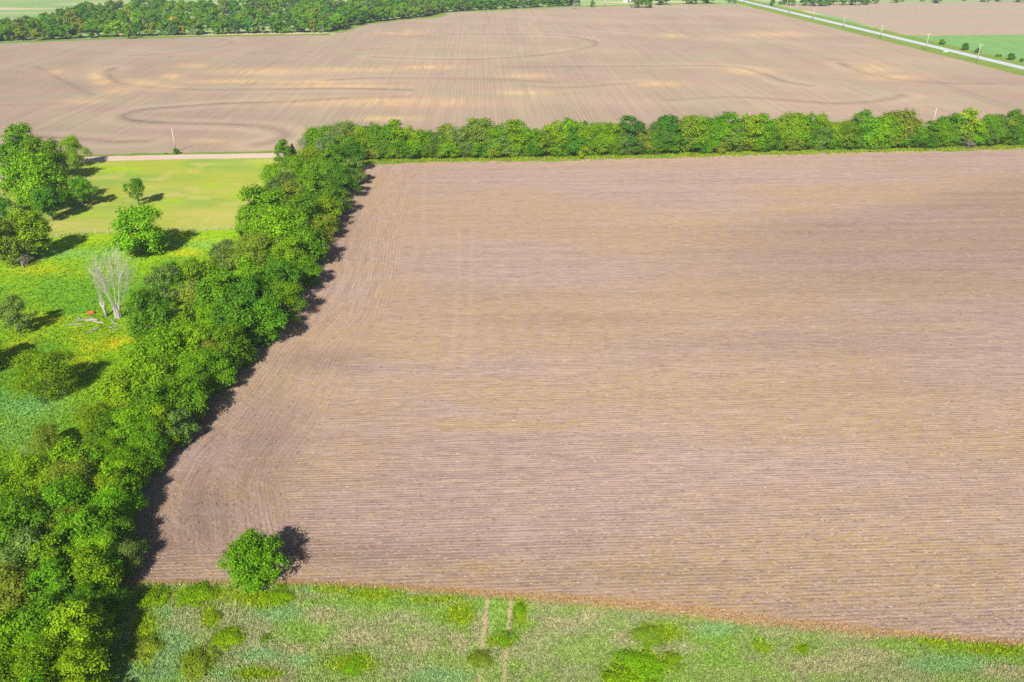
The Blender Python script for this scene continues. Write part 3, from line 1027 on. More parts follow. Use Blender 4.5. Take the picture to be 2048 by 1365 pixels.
def bare_kind(key, seed, Ht, spread, mat, levels=4, r0=0.2, forks=3, stems=1, up=0.75):
    rng = np.random.default_rng(seed)
    trunk, twig = MB(), MB()

    def grow(p, d, ln, r, lv):
        q = p + d * ln * 0.5 + rng.normal(size=3) * ln * 0.05
        e = q + (d + rng.normal(size=3) * 0.12) * ln * 0.5
        (trunk if lv <= 1 else twig).tube([p, q, e], [r, r * .82, r * .62], 6 if lv <= 1 else 4 if lv < 4 else 3, cap=lv <= 1)
        if lv >= levels:
            return
        for i in range(forks + (lv >= 2)):
            s = rng.normal(size=3) * spread
            nd = d * 1.0 + s + np.array([0, 0, (up - 0.5) * 0.5])
            nd /= np.linalg.norm(nd)
            st = q + (e - q) * rng.random() if i else e
            grow(st, nd, ln * (0.55 + 0.25 * rng.random()), r * (0.5 if i else 0.6), lv + 1)
    for s in range(stems):
        d = np.array([rng.normal() * 0.22 * (stems > 1), rng.normal() * 0.22 * (stems > 1), 1.0])
        grow(np.array([rng.normal() * .25 * (stems > 1), rng.normal() * .25 * (stems > 1), -0.2]), d / np.linalg.norm(d), Ht * 0.38, r0, 0)
    zz = max(v[2] for v in twig.v)
    rr = np.percentile(np.hypot(*np.array(twig.v).T[:2]), 97)
    for b in (trunk, twig):
        b.v = [(v[0], v[1], v[2] * Ht / zz) for v in b.v]
    KINDS[key] = dict(crown=twig.mesh('bare_branches', mat), trunk=trunk.mesh('trunk', mat, True), R=float(rr), H=Ht, bare=True)


bare_kind('dead', 40, 9.0, 0.30, M_TWIG, levels=5, stems=2, forks=3)
bare_kind('dead2', 41, 5.0, 0.42, M_TWIG, levels=5, stems=4, forks=3, r0=0.12)
bare_kind('dead3', 42, 10.0, 0.34, M_DEAD, levels=5, stems=1, forks=3)

LEAFCOL = {
    'bright green': (0.165, 0.335, 0.003), 'mid green': (0.120, 0.270, 0.005), 'dark green': (0.080, 0.215, 0.008), 'yellow green': (0.205, 0.340, 0.004),
    'olive green': (0.205, 0.280, 0.018), 'grey green': (0.150, 0.245, 0.040), 'blue green': (0.070, 0.210, 0.022), 'pale green': (0.24, 0.35, 0.06),
    'lone': (0.150, 0.285, 0.004), 'yellow': (0.46, 0.45, 0.02), 'rust brown': (0.34, 0.20, 0.06), 'grey': (0.22, 0.22, 0.17),
}
SHORT = {'b': 'bright green', 'g': 'mid green', 'd': 'dark green', 'y': 'yellow green', 'o': 'olive green', 's': 'grey green', 't': 'blue green', 'p': 'pale green', 'Y': 'yellow', 'r': 'rust brown', 'G': 'grey'}
ORD = 'first second third fourth fifth sixth seventh eighth ninth tenth eleventh twelfth thirteenth fourteenth fifteenth sixteenth seventeenth eighteenth nineteenth twentieth'.split()


def put_tree(name, kind, loc, diam, height, colour, label=None, cat='tree', group=None, rz=None):
    K = KINDS[kind]
    o = thing(name, label, cat, loc, RNG.random() * 6.28 if rz is None else rz, group)
    s = diam / (2 * K['R'])
    o.scale = (s * (0.95 + 0.1 * RNG.random()), s * (0.95 + 0.1 * RNG.random()), height / K['H'])
    link('trunk', K['trunk'], o)
    cr = link('bare_branches' if K.get('bare') else 'crown', K['crown'], o)
    if colour:
        c = np.array(LEAFCOL[colour]) * (1 + 0.10 * RNG.normal()) * (1 + 0.06 * RNG.normal(size=3))
        cr.color = (*[float(v) for v in c], 1.0)
    return o


def seen_tree(cx, cy, w, asp=1.0, zfrac=0.56):
    """Place for a tree whose crown centre is sighted at (cx, cy) with width w: (foot, diameter, height)."""
    z = 4.0
    for _ in range(4):
        P = at(cx, cy, z)
        D = w * depth(P) / FPX
        H = D * asp
        z = H * zfrac
    return (P[0], P[1], 0.0), D, H


# ------------------------------------------------------------------ left hedgerow  (x, y, width, colour, kind, height/width)
LEFT = [
    # bottom block
    (-20, 985, 120, 'y', 'feather', 1.0), (66, 958, 125, 'y', 'feather2', 1.0), (150, 930, 120, 'b', 'round', 1.0), (212, 915, 95, 'b', 'feather', 1.05), (226, 985, 105, 'y', 'feather2', 0.95), (120, 1015, 120, 'g', 'round2', 1.0),
    (35, 1045, 135, 'g', 'round3', 1.0), (165, 1070, 125, 'g', 'round', 1.0), (62, 1110, 125, 's', 'round2', 1.0), (-25, 1100, 110, 'g', 'round', 1.0), (244, 1108, 92, 's', 'feather', 0.75), (185, 1150, 120, 'b', 'round3', 0.95),
    (110, 1165, 115, 'g', 'tall', 1.1), (30, 1180, 120, 'o', 'round2', 1.0), (205, 1205, 90, 'g', 'feather', 0.8), (85, 1245, 130, 'g', 'round3', 1.0), (150, 1265, 140, 'y', 'round', 1.0), (10, 1275, 130, 'b', 'round2', 1.0),
    (80, 1335, 130, 'b', 'feather', 1.0), (155, 1350, 120, 'y', 'round3', 0.95), (0, 1375, 130, 'g', 'round', 1.0), (60, 1420, 140, 'b', 'round2', 1.0), (150, 1440, 120, 'b', 'round', 0.9),
    # middle
    (95, 880, 85, 'o', 'feather2', 0.8), (200, 848, 100, 'y', 'feather', 0.95), (262, 862, 110, 'b', 'feather2', 1.0), (300, 895, 85, 'g', 'feather', 0.95), (268, 930, 80, 'b', 'round2', 0.9), (247, 787, 108, 'b', 'round', 0.95),
    (310, 815, 110, 'g', 'round3', 1.0), (365, 795, 100, 'g', 'round2', 1.0), (350, 850, 85, 's', 'round', 0.95), (300, 755, 115, 'b', 'round2', 1.0), (385, 745, 100, 'b', 'feather', 0.95), (335, 705, 130, 'b', 'broad', 0.85), (272, 730, 66, 'b', 'shrub', 0.75), (430, 735, 90, 'g', 'round3', 0.95),
    (410, 690, 105, 'y', 'round', 0.95), (460, 690, 95, 'g', 'round2', 1.0), (420, 645, 90, 'b', 'feather2', 0.95), (470, 640, 110, 'd', 'round3', 1.05), (525, 640, 100, 'g', 'round', 1.0), (505, 598, 110, 'd', 'round2', 1.0), (565, 600, 90, 'b', 'feather', 0.95),
    (440, 590, 110, 'g', 'round', 1.0), (560, 560, 95, 'd', 'round3', 1.0), (385, 600, 70, 'o', 'open', 1.1), (410, 555, 95, 'g', 'broad2', 0.9), (500, 560, 100, 'b', 'round2', 0.95), (365, 655, 80, 'b', 'shrub2', 0.8), (390, 540, 60, 'y', 'shrub', 0.8),
    # upper
    (515, 508, 120, 'o', 'feather2', 0.75), (450, 510, 70, 's', 'open', 0.9), (580, 515, 90, 'b', 'round', 1.0), (560, 460, 125, 'b', 'broad', 0.85), (612, 485, 90, 'g', 'round2', 1.05), (538, 420, 130, 'b', 'broad2', 0.85), (500, 440, 70, 'b', 'round', 1.0), (605, 430, 100, 'g', 'round3', 1.0),
    (650, 425, 75, 'y', 'broad', 0.9), (640, 455, 65, 'o', 'feather', 0.9), (610, 540, 70, 'g', 'round', 0.95),
    (665, 395, 75, 'g', 'round2', 0.9), (625, 385, 85, 'g', 'round', 0.95), (570, 380, 85, 's', 'open', 0.85), (545, 352, 60, 'y', 'feather', 0.9), (680, 362, 70, 'd', 'round3', 1.0), (640, 350, 80, 'g', 'broad', 0.9), (595, 342, 75, 'b', 'feather2', 0.95), (705, 340, 55, 's', 'round', 1.0),
    (620, 322, 70, 'y', 'feather', 0.9), (665, 322, 70, 'g', 'round2', 1.0), (700, 312, 60, 'd', 'round', 1.0), (650, 300, 60, 's', 'feather', 0.95),
]
rf = np.random.default_rng(11)
for y in range(360, 1340, 26):
    # field-side and inner fillers along the left hedgerow
    xr = np.interp(y, [330, 420, 520, 640, 740, 850, 950, 1080, 1200, 1340], [712, 664, 630, 552, 455, 365, 292, 262, 225, 200])
    w = np.interp(y, [340, 700, 1340], [48, 72, 92]) * (0.8 + 0.5 * rf.random())
    LEFT.append((int(xr - w * .55 + rf.normal() * 8), y, int(w), 'bgggyd'[rf.integers(6)], ['round', 'round2', 'round3', 'feather'][rf.integers(4)], 0.85 + 0.25 * rf.random()))
    if rf.random() < 0.75:
        LEFT.append((int(xr - w * 1.4 + rf.normal() * 14), y + 10, int(w * 1.05), 'bgygo'[rf.integers(5)], ['round', 'feather2', 'round3', 'feather'][rf.integers(4)], 0.9 + 0.25 * rf.random()))
TREES = []
for x, y, w, c, k, a in LEFT:
    foot, D, H = seen_tree(x, y, w, a)
    o = put_tree('hedgerow_tree', k, foot, D, H, SHORT[c], None, 'tree', 'trees in the hedgerow beside the stubble field')
    TREES.append((o, 'left', x, y, D, H, SHORT[c], k))

# ------------------------------------------------------------------ hedgerow across the far side of the stubble field
BACK = [
    (649, 263, 44, 'o', 'round', 1.0), (637, 278, 62, 'b', 'feather', 1.0), (690, 276, 70, 's', 'feather2', 1.0), (729, 265, 58, 'y', 'feather', 1.1), (752, 258, 34, 'd', 'tall', 1.4), (784, 267, 60, 'b', 'tall', 1.25), (757, 280, 44, 'o', 'open', 1.1), (678, 302, 46, 'b', 'round2', 1.0),
    (731, 303, 54, 'g', 'round', 1.0), (708, 298, 44, 'g', 'round3', 1.0), (776, 302, 46, 'b', 'round2', 0.95), (805, 283, 52, 'b', 'feather', 1.15), (819, 303, 42, 'd', 'round', 0.9), (832, 263, 46, 'y', 'round', 1.2), (846, 285, 56, 'g', 'round3', 1.1), (862, 262, 32, 'b', 'tall', 1.4), (881, 276, 56, 's', 'round', 1.15),
    (870, 300, 50, 'g', 'round2', 0.95), (893, 262, 38, 'd', 'tall', 1.3), (916, 266, 44, 's', 'legged2', 1.35), (930, 298, 50, 'g', 'round', 1.0), (955, 261, 62, 'o', 'round3', 1.1), (905, 304, 44, 'g', 'round3', 0.9), (971, 294, 50, 't', 'round', 1.0), (951, 303, 40, 'y', 'feather', 0.9), (990, 305, 38, 'b', 'shrub', 0.85), (896, 290, 40, 'd', 'round2', 1.0),
    (985, 258, 46, 'y', 'feather', 1.2), (1024, 254, 64, 'b', 'round', 1.1), (1000, 280, 56, 's', 'round2', 1.1), (1032, 291, 50, 's', 'round3', 1.0), (1055, 262, 40, 'b', 'tall', 1.4), (1067, 277, 50, 'g', 'round', 1.15), (1077, 250, 32, 'p', 'open', 1.2), (1106, 250, 54, 'y', 'round2', 1.15), (1137, 249, 52, 'b', 'round', 1.2), (1104, 280, 52, 'o', 'legged', 1.1), (1071, 298, 46, 'g', 'round2', 0.95),
    (1145, 280, 50, 't', 'round3', 1.1), (1132, 298, 54, 'd', 'round', 0.95), (1178, 297, 60, 'd', 'round2', 0.95), (1164, 264, 42, 'y', 'feather', 1.1), (1215, 245, 46, 'y', 'round', 1.3), (1208, 268, 48, 'o', 'round3', 1.1), (1224, 297, 58, 'b', 'round', 0.95), (1260, 259, 62, 't', 'tall', 1.25), (1253, 295, 46, 's', 'round2', 1.0), (1282, 296, 36, 'y', 'feather', 1.0),
    (1297, 262, 36, 'y', 'feather2', 1.3), (1331, 250, 66, 'd', 'round', 1.15), (1318, 290, 46, 'g', 'round2', 1.0), (1378, 249, 70, 'y', 'broad', 1.05), (1417, 244, 42, 'b', 'tall', 1.3), (1456, 251, 64, 'g', 'round3', 1.1), (1347, 280, 62, 't', 'round', 1.05), (1358, 295, 56, 'b', 'round2', 0.9), (1400, 286, 64, 's', 'round3', 1.0), (1435, 275, 54, 'g', 'broad', 1.0), (1483, 285, 58, 's', 'round', 0.95), (1491, 270, 34, 'y', 'feather', 1.2), (1451, 292, 46, 'o', 'round2', 0.9),
    (1512, 268, 36, 'p', 'open', 1.0), (1522, 284, 44, 'o', 'round', 1.0), (1542, 250, 42, 'y', 'feather', 1.4), (1575, 249, 54, 'y', 'round2', 1.2), (1556, 268, 50, 'g', 'round3', 1.1), (1546, 289, 40, 'd', 'round', 1.0), (1589, 277, 60, 'o', 'round', 1.1), (1620, 247, 48, 'b', 'round2', 1.25), (1652, 250, 46, 'y', 'feather2', 1.25), (1630, 273, 60, 'g', 'round3', 1.1), (1674, 249, 46, 'o', 'round', 1.3), (1683, 286, 44, 't', 'round2', 1.05), (1597, 290, 44, 'o', 'round2', 0.9), (1652, 284, 40, 's', 'round', 1.0),
    (1735, 247, 62, 'g', 'round', 1.2), (1700, 244, 36, 'd', 'tall', 1.5), (1708, 275, 46, 'g', 'round3', 1.1), (1731, 278, 46, 't', 'round', 1.0), (1770, 258, 46, 'b', 'round2', 1.2), (1809, 249, 72, 'o', 'broad', 1.05), (1845, 250, 38, 'g', 'tall', 1.4), (1790, 281, 44, 'd', 'round', 1.0), (1821, 276, 48, 'b', 'round3', 1.0), (1809, 288, 40, 's', 'round2', 0.9), (1845, 274, 38, 'g', 'round', 1.1), (1858, 285, 38, 'd', 'round2', 0.9), (1762, 284, 44, 'g', 'round', 0.95),
    (1883, 252, 30, 's', 'tall', 1.4), (1897, 264, 52, 'b', 'round', 1.1), (1879, 281, 40, 'd', 'round3', 1.0), (1957, 251, 72, 'y', 'round2', 1.1), (1924, 270, 50, 'd', 'round', 1.1), (1962, 277, 56, 'o', 'round3', 1.0), (1916, 285, 40, 'g', 'round2', 0.9), (2007, 257, 54, 's', 'round', 1.15), (2040, 262, 50, 'o', 'round2', 1.15), (2018, 278, 46, 'g', 'round3', 1.0), (1988, 280, 40, 'd', 'round', 1.0), (2052, 280, 40, 'd', 'round', 1.0), (2075, 262, 56, 'g', 'round2', 1.1),
]
for x in range(745, 2070, 27):
    yb = np.interp(x, [740, 1300, 2046], [294, 286, 274])
    w = 34 + 20 * rf.random()
    BACK.append((int(x + rf.normal() * 6), int(yb + rf.normal() * 4), int(w), 'ggbdoysb'[rf.integers(8)], ['round', 'round2', 'round3', 'feather'][rf.integers(4)], 0.8 + 0.3 * rf.random()))
    if rf.random() < 0.5:
        BACK.append((int(x + 13 + rf.normal() * 6), int(yb - 26 + rf.normal() * 5), int(w * 1.1), 'ggbyoysb'[rf.integers(8)], ['round', 'broad', 'round3', 'feather'][rf.integers(4)], 1.0 + 0.3 * rf.random()))
for x, y, w, c, k, a in BACK:
    foot, D, H = seen_tree(x, y, w * 1.1, a)
    if x < 1900 and foot[1] > 305:
        foot = (foot[0], 305 + (foot[1] - 305) * 0.25, 0)
    D *= 0.92 + 0.42 * rf.random()
    ey = float(np.interp(foot[0], near_T[:, 0], near_T[:, 1]))
    foot = (foot[0], max(foot[1], ey + 0.46 * D + 0.6 + 2.4 * rf.random()), 0.0)
    if 1496 < x < 1530 or 1862 < x < 1884:
        H *= 0.6
    o = put_tree('hedgerow_tree', k, foot, D, min(H * (0.74 + 0.36 * rf.random()), 13.8), SHORT[c], None, 'tree', 'trees in the hedgerow across the field')
    TREES.append((o, 'back', x, y, D, H, SHORT[c], k))

# labels: the n-th of its look, counted along its hedgerow
seen = {}
for rec in TREES:
    o, hed, x, y, D, H, col, k = rec
    if hed == 'left':
        size = 'bushy' if k.startswith('shrub') else 'feathery' if k.startswith('feather') else 'open' if k == 'open' else 'broad' if k.startswith('broad') else 'round'
        zone = 'near' if y > 900 else 'middle' if y > 530 else 'far'
    else:
        size = 'low' if y > 310 - (x - 700) * 0.018 - 17 else 'tall'
        zone = 'left' if x < 1120 else 'middle' if x < 1560 else 'right'
    seen.setdefault((hed, zone, size, col), []).append(rec)
for (hed, zone, size, col), L in seen.items():
    L.sort(key=(lambda r: -r[3]) if hed == 'left' else (lambda r: r[2]))
    for i, r in enumerate(L):
        n = '' if len(L) == 1 else ORD[i] + ' '
        if hed == 'left':
            how = '' if len(L) == 1 else ' counting back along'
            r[0]['label'] = f"{n}{col} {size} tree{how or ' in'} the {zone} third of the left hedgerow"
        else:
            how = '' if len(L) == 1 else ' from the left'
            r[0]['label'] = f"{n}{size} {col} tree{how} in the back hedgerow's {zone} third"

# dead and special trees in the hedgerows
for nm, k, x, y, w, a, lab in [
    ('dead_tree', 'dead', 632, 298, 62, 1.25, 'grey leafless tree at the corner where the two hedgerows meet'),
    ('dead_tree', 'dead', 1184, 258, 40, 1.35, 'small grey leafless tree rising from the hedgerow across the field'),
    ('dead_shrub', 'dead2', 484, 527, 62, 0.75, 'leafless silvery grey shrub on the pasture side of the left hedgerow'),
    ('dead_shrub', 'dead2', 345, 630, 62, 0.8, 'leafless grey shrub tangled in the hedgerow behind the dark tree'),
    ('dead_tree', 'dead', 395, 590, 56, 1.2, 'thin leafless tree standing in the middle of the left hedgerow'),
    ('dead_shrub', 'dead2', 255, 850, 60, 0.8, 'brown grey leafless shrub inside the near part of the left hedgerow'),
    ('dead_shrub', 'dead2', 60, 915, 60, 0.7, 'grey twiggy shrub on the pasture edge of the near left hedgerow'),
    ('dead_shrub', 'dead2', 640, 448, 46, 0.8, 'grey brown leafless shrub on the field side of the left hedgerow'),
]:
    foot, D, H = seen_tree(x, y, w, a)
    put_tree(nm, k, foot, D, H, None, lab, 'dead tree' if nm == 'dead_tree' else 'dead shrub')
for x, y, w, c, lab in [(566, 309, 40, 'mid green', 'small green tree at the end of the gravel road, left of the blue green cedar'), (586, 309, 30, 'blue green', 'slim blue green conical cedar at the end of the gravel road')]:
    foot, D, H = seen_tree(x, y, w, 1.35, 0.45)
    put_tree('cedar_tree', 'cedar' if c == 'blue green' else 'tall', foot, D, H, c, lab, 'tree')
foot, D, H = seen_tree(1162, 309, 13, 1.3)
put_tree('yellow_shrub', 'shrub', foot, D, H, 'yellow green', 'tiny yellow green shrub glowing at the foot of the hedgerow across the field', 'shrub')
foot, D, H = seen_tree(1938, 287, 22, 0.8)
put_tree('grey_shrub', 'shrub2', foot, D, H, 'grey', 'small dark grey shrub at the foot of the hedgerow near the right edge', 'shrub')
foot, D, H = seen_tree(1170, 246, 12, 0.9)
put_tree('field_bush', 'shrub2', foot, D, H, 'dark green', 'tiny dark bush in the ploughed field behind the leafless hedgerow tree', 'shrub')

# ------------------------------------------------------------------ pasture trees
for nm, k, x, y, w, a, c, lab in [
    ('pasture_tree', 'broad2', 273, 457, 124, 0.76, 'bright green', 'large round green tree standing alone on the line between mown and lush pasture'),
    ('pasture_tree', 'legged2', 272, 382, 44, 1.2, 'mid green', 'small tree with a pale bare trunk just behind the large round pasture tree'),
    ('pasture_tree', 'legged', 158, 381, 54, 1.15, 'mid green', 'medium green tree right of the clump by the drive, casting a long shadow'),
    ('pasture_tree', 'legged', 97, 405, 62, 1.1, 'dark green', 'dark green tree with two pale trunks on the mown pasture'),
    ('pasture_tree', 'broad', 74, 358, 122, 0.95, 'bright green', 'big spreading bright tree in front of the road bend at the left'),
    ('pasture_tree', 'broad2', 92, 316, 92, 1.0, 'bright green', 'bright green tree overhanging the gravel road behind the big spreading tree'),
    ('pasture_tree', 'round', 47, 294, 98, 1.0, 'mid green', 'tall rounded tree behind the road bend in the upper left corner of the pasture'),
    ('pasture_tree', 'feather', 146, 300, 54, 1.15, 'yellow green', 'yellow green tree shading the gravel road beside the fence corner'),
    ('pasture_tree', 'legged', 12, 318, 54, 1.2, 'mid green', 'green tree on the far side of the curved road at the left edge'),
    ('pasture_tree', 'open', 60, 462, 90, 1.1, 'yellow green', 'yellow green tree with dead lower limbs at the left edge of the lush pasture'),
    ('pasture_tree', 'round', 12, 478, 86, 1.15, 'olive green', 'olive tree at the left edge, half cut off, beside the yellow green tree'),
    ('pasture_tree', 'round2', 4, 420, 56, 1.1, 'dark green', 'dark green tree at the left edge below the road bend'),
    ('pasture_tree', 'shrub', 38, 432, 50, 0.9, 'pale green', 'pale bushy sapling between the dark left edge tree and the double trunked tree'),
    ('pasture_tree', 'open', 30, 628, 66, 1.2, 'grey green', 'thin grey green tree alone in the lush pasture near the left edge'),
    ('pasture_tree', 'feather', 88, 745, 122, 0.80, 'yellow green', 'broad yellow green bushy tree in the pasture beside the near hedgerow'),
    ('pasture_tree', 'round2', 292, 622, 92, 1.15, 'dark green', 'dense dark green tree right of the shattered white tree'),
    ('pasture_tree', 'open', 325, 568, 90, 0.95, 'grey green', 'thin grey green tree between the shattered tree and the hedgerow'),
    ('pasture_tree', 'shrub', 350, 545, 50, 0.9, 'mid green', 'low green bush on the pasture side of the hedgerow by the grey green tree'),
    ('pasture_tree', 'broad', -62, 700, 100, 1.0, 'mid green', 'tree standing just outside the left edge whose shadow falls into the pasture'),
    ('pasture_tree', 'round', -45, 400, 80, 1.1, 'mid green', 'tree just outside the left edge below the curved drive'),
]:
    foot, D, H = seen_tree(x, y, w, a)
    put_tree(nm, k, foot, D, H, c, lab, 'tree', 'trees scattered over the pasture')

foot, D, H = seen_tree(503, 1116, 126, 0.92)
put_tree('lone_tree', 'lone', foot, D, H, 'lone', 'lone round bright green tree on the near edge of the stubble field', 'tree', rz=0.8)

# dead lower limbs of the yellow green tree at the left edge are a shrub of grey twigs under it
foot, D, H = seen_tree(45, 520, 60, 0.5)
put_tree('dead_shrub', 'dead2', foot, D, H, None, 'heap of grey dead twigs below the yellow green tree at the left edge', 'dead shrub')

# ------------------------------------------------------------------ shattered tree, fallen limbs, red drum
foot = at(237, 636)
rng = np.random.default_rng(5)
o = thing('shattered_tree', 'shattered pale tree with splintered trunk and tall bare white limbs in the pasture', 'dead tree', (foot[0], foot[1], 0))
mb = MB()
for k in range(7):
    a = k * 0.9
    h = 2.5 + 2.2 * rng.random()
    p = np.array([0.45 * math.cos(a), 0.45 * math.sin(a), -0.2])
    mb.tube([p, p * 1.1 + [0, 0, h * .6], p * (1.3 + .4 * rng.random()) + [rng.normal() * .25, rng.normal() * .2, h]], [0.33, 0.24, 0.03], 6)
link('splintered_trunk', mb.mesh('splintered_trunk', M_DEAD, False), o)
for s, (dx, ln, rr) in enumerate([(-0.12, 12.0, .14), (0.06, 13.0, .15), (0.26, 12.5, .13), (0.48, 10.5, .10), (-0.42, 9.0, .11), (0.36, 11.5, .1), (-0.22, 11.5, .1)]):
    mb = MB()
    d = np.array([dx * .75, rng.normal() * 0.08, 1.0]); d /= np.linalg.norm(d)
    p0 = np.array([dx * 1.6, rng.normal() * .3, 1.6])
    P = [p0 + d * ln * q + rng.normal(size=3) * 0.10 * q + np.array([dx * 0.9 * q * q, 0, 0]) for q in (0, .3, .6, 1)]
    mb.tube(P, [rr, rr * .75, rr * .45, rr * .12], 5)
    for j in range(26):
        q = 0.35 + 0.6 * rng.random()
        st = p0 + d * ln * q + np.array([dx * 0.9 * q * q, 0, 0])
        e = st + (d + rng.normal(size=3) * [.42, .42, .12]) * ln * 0.26 * (1.2 - q * .6)
        mb.tube([st, (st + e) / 2 + rng.normal(size=3) * .08, e], [rr * .3, rr * .2, rr * .08], 3)
        for jj in range(3):
            e2 = e + (d + rng.normal(size=3) * [.4, .4, .15]) * 1.5
            mb.tube([(st + e) / 2 + (e - st) * .25 * jj, e2], [rr * .12, rr * .06], 3, cap=False)
    link('bare_limb', mb.mesh('bare_limb', M_DEAD), o)
foot = at(213, 633)
o = thing('broken_stump', 'tall broken pale stump with a forked top beside the shattered tree', 'stump', (foot[0], foot[1], 0))
mb = MB().tube([(0.1, 0, -.2), (-.15, 0, 1.8), (-.75, 0, 3.6)], [.45, .34, .16], 7).tube([(-.1, 0, 1.5), (0.1, 0, 2.8), (.3, 0.1, 3.9)], [.3, .22, .05], 6)
link('stump', mb.mesh('stump', M_DEAD, True), o)
mb = MB()
for k in range(5):
    mb.tube([(-.6 + .12 * k, 0, 3.2), (-.75 + .2 * k, .1, 6), (-1.2 + .45 * k, .2, 8 + .5 * rng.random())], [.06, .04, .012], 4)
link('bare_shoots', mb.mesh('bare_shoots', M_DEAD), o)
for a, b, r0, lab in [((208, 648), (150, 640), .20, 'pale fallen limb lying left of the broken stump, upper one'), ((196, 643), (172, 641), .30, 'thick pale log lying left of the broken stump'), ((205, 655), (176, 668), .16, 'thin fallen branch slanting down in front of the pale log'),
                      ((168, 650), (136, 652), .14, 'pale branch in the grass farthest from the broken stump'), ((152, 634), (168, 642), .10, 'short forked stick above the fallen limbs'), ((216, 652), (232, 664), .14, 'pale branch fallen to the right of the broken stump'), ((222, 640), (232, 652), .2, 'short white log at the foot of the shattered tree')]:
    A, Bp = at(*a), at(*b)
    o = thing('fallen_branch', lab, 'fallen branch', (A[0], A[1], 0), 0, 'limbs fallen around the shattered tree')
    d = Bp - A
    mb = MB().tube([(0, 0, r0 * .8), tuple(d * .5 + [0, 0, r0 * .8 + .15]), tuple(d + [0, 0, .1])], [r0, r0 * .7, r0 * .25], 6)
    link('limb', mb.mesh('limb', M_DEAD, True), o)
    mb = MB()
    for j in range(7):
        q = .3 + .6 * rng.random()
        st = d * q + np.array([0, 0, .3])
        e = st + d / np.linalg.norm(d) * 1.2 + rng.normal(size=3) * [.8, .8, .3] + [0, 0, .3]
        mb.tube([st, e], [r0 * .25, r0 * .08], 4, cap=False)
    link('twigs', mb.mesh('twigs', M_DEAD), o)

foot = at(182.5, 629)
o = thing('red_drum', 'small red drum lying in the grass left of the broken stump', 'drum', (foot[0], foot[1], 0), 0.3)
o.scale = (.68, .68, .68)
ring = [(x, 0, .55) for x in (-.95, -.9, -.35, -.3, -.25, .25, .3, .35, .9, .95)]
mb = MB().tube(ring, [.5, .52, .52, .56, .52, .52, .56, .52, .52, .5], 14)
link('drum_body', mb.mesh('drum_body', M_RED, True), o)
mb = MB().tube([(-1.0, 0, .55), (-.93, 0, .55)], [.56, .56], 14).tube([(.93, 0, .55), (1.0, 0, .55)], [.56, .56], 14)
link('rim', mb.mesh('rim', M_RED), o)

# ------------------------------------------------------------------ low bushes in the rough grass
for x, y, w, a, c, k, lab in [
    (456, 1274, 63, 0.26, 'yellow green', 'low', 'low yellow green bush below the lone tree in the rough grass'),
    (396, 1326, 79, 0.28, 'olive green', 'low2', 'wide low green bush near the bottom left of the rough grass'),
    (426, 1232, 33, 0.43, 'yellow green', 'low', 'small upright green bush between the lone tree and the low bush'),
    (530, 1276, 24, 0.31, 'bright green', 'low2', 'small bright bush right of the low bush in the rough grass'),
    (1278, 1328, 94, 0.19, 'yellow green', 'low', 'vivid yellow green bush near the bottom edge right of the wheel tracks'),
    (1252, 1366, 105, 0.22, 'yellow green', 'low2', 'vivid yellow green bush cut by the bottom edge of the photo'),
    (1345, 1318, 48, 0.22, 'yellow green', 'low2', 'small yellow green bush right of the vivid bush'),
    (1296, 1268, 66, 0.19, 'olive green', 'low', 'low olive bush above the vivid yellow green bush'),
    (1040, 1216, 28, 0.43, 'bright green', 'low', 'small bright bush beside the right hand wheel track at the field edge'),
    (1012, 1279, 44, 0.22, 'bright green', 'low2', 'low bush growing over the right hand wheel track'),
    (962, 1316, 48, 0.25, 'olive green', 'low', 'low olive bush growing over the left hand wheel track'),
    (1525, 1292, 37, 0.22, 'yellow green', 'low2', 'tiny yellow green bush in pale grass, left one of two'),
    (1608, 1297, 26, 0.37, 'bright green', 'low', 'tiny bright bush with a dark side in pale grass, right one of two'),
    (705, 1332, 50, 0.22, 'bright green', 'low', 'small bright bush in the grass left of the wheel tracks'),
    (300, 1192, 66, 0.31, 'yellow green', 'low2', 'yellow green bush at the near left corner of the stubble field'),
    (395, 1186, 70, 0.26, 'yellow green', 'low', 'yellow green bush left of the lone tree on the field edge'),
    (560, 1190, 61, 0.22, 'yellow green', 'low2', 'yellow green bush right of the lone tree on the field edge'),
    (290, 1290, 61, 0.37, 'olive green', 'low', 'olive bush at the edge of the hedgerow shadow near the bottom left'),
]:
    foot, D, H = seen_tree(x, y, w, a)
    put_tree('low_bush', k, foot, D * 1.1, H * 0.72, c, lab, 'bush', 'low bushes in the rough grass')

# ------------------------------------------------------------------ far wood along the top
front = pts([(-120, 90), (0, 84), (200, 77), (380, 71.5), (560, 68.5), (655, 67), (672, 60), (705, 51), (760, 44), (850, 34), (880, 26), (960, 21), (1060, 16), (1150, 12)])
back = pts([(-120, 68), (0, 66), (100, 58), (150, 42), (200, 28), (280, 20), (350, 22), (440, 24), (520, 17), (590, 10), (660, 20), (740, 18), (820, 10), (900, 6), (1000, 2), (1150, -2)])
wood = []
rngw = np.random.default_rng(99)
bx, by = sight(back)
fx, fy = sight(front)
for ri, (v, sp, x1) in enumerate([(0.03, 9.5, 1150), (0.22, 11, 1140), (0.45, 12, 1120), (0.72, 13, 1000), (0.97, 13, 900)]):
    L = []
    for xq in np.arange(-60, x1, 4.0):
        A = at(xq, float(np.interp(xq, fx, fy)))
        Bk = at(xq, float(np.interp(xq, bx, by)))
        L.append(A * (1 - v) + Bk * v)
    L = np.array(L)
    n = int(np.linalg.norm(np.diff(L, axis=0), axis=1).sum() / sp)
    for P in resample(L, n):
        wood.append((P[0] + rngw.normal() * 2.0, P[1] + abs(rngw.normal()) * (1.0 if ri == 0 else 7.0), v, 0))
wood = [(a, b, v, float(sight(np.array([[a, b, 0.0]]))[0][0])) for a, b, v, _ in wood]
wood = [w for w in wood if w[3] < 1156]
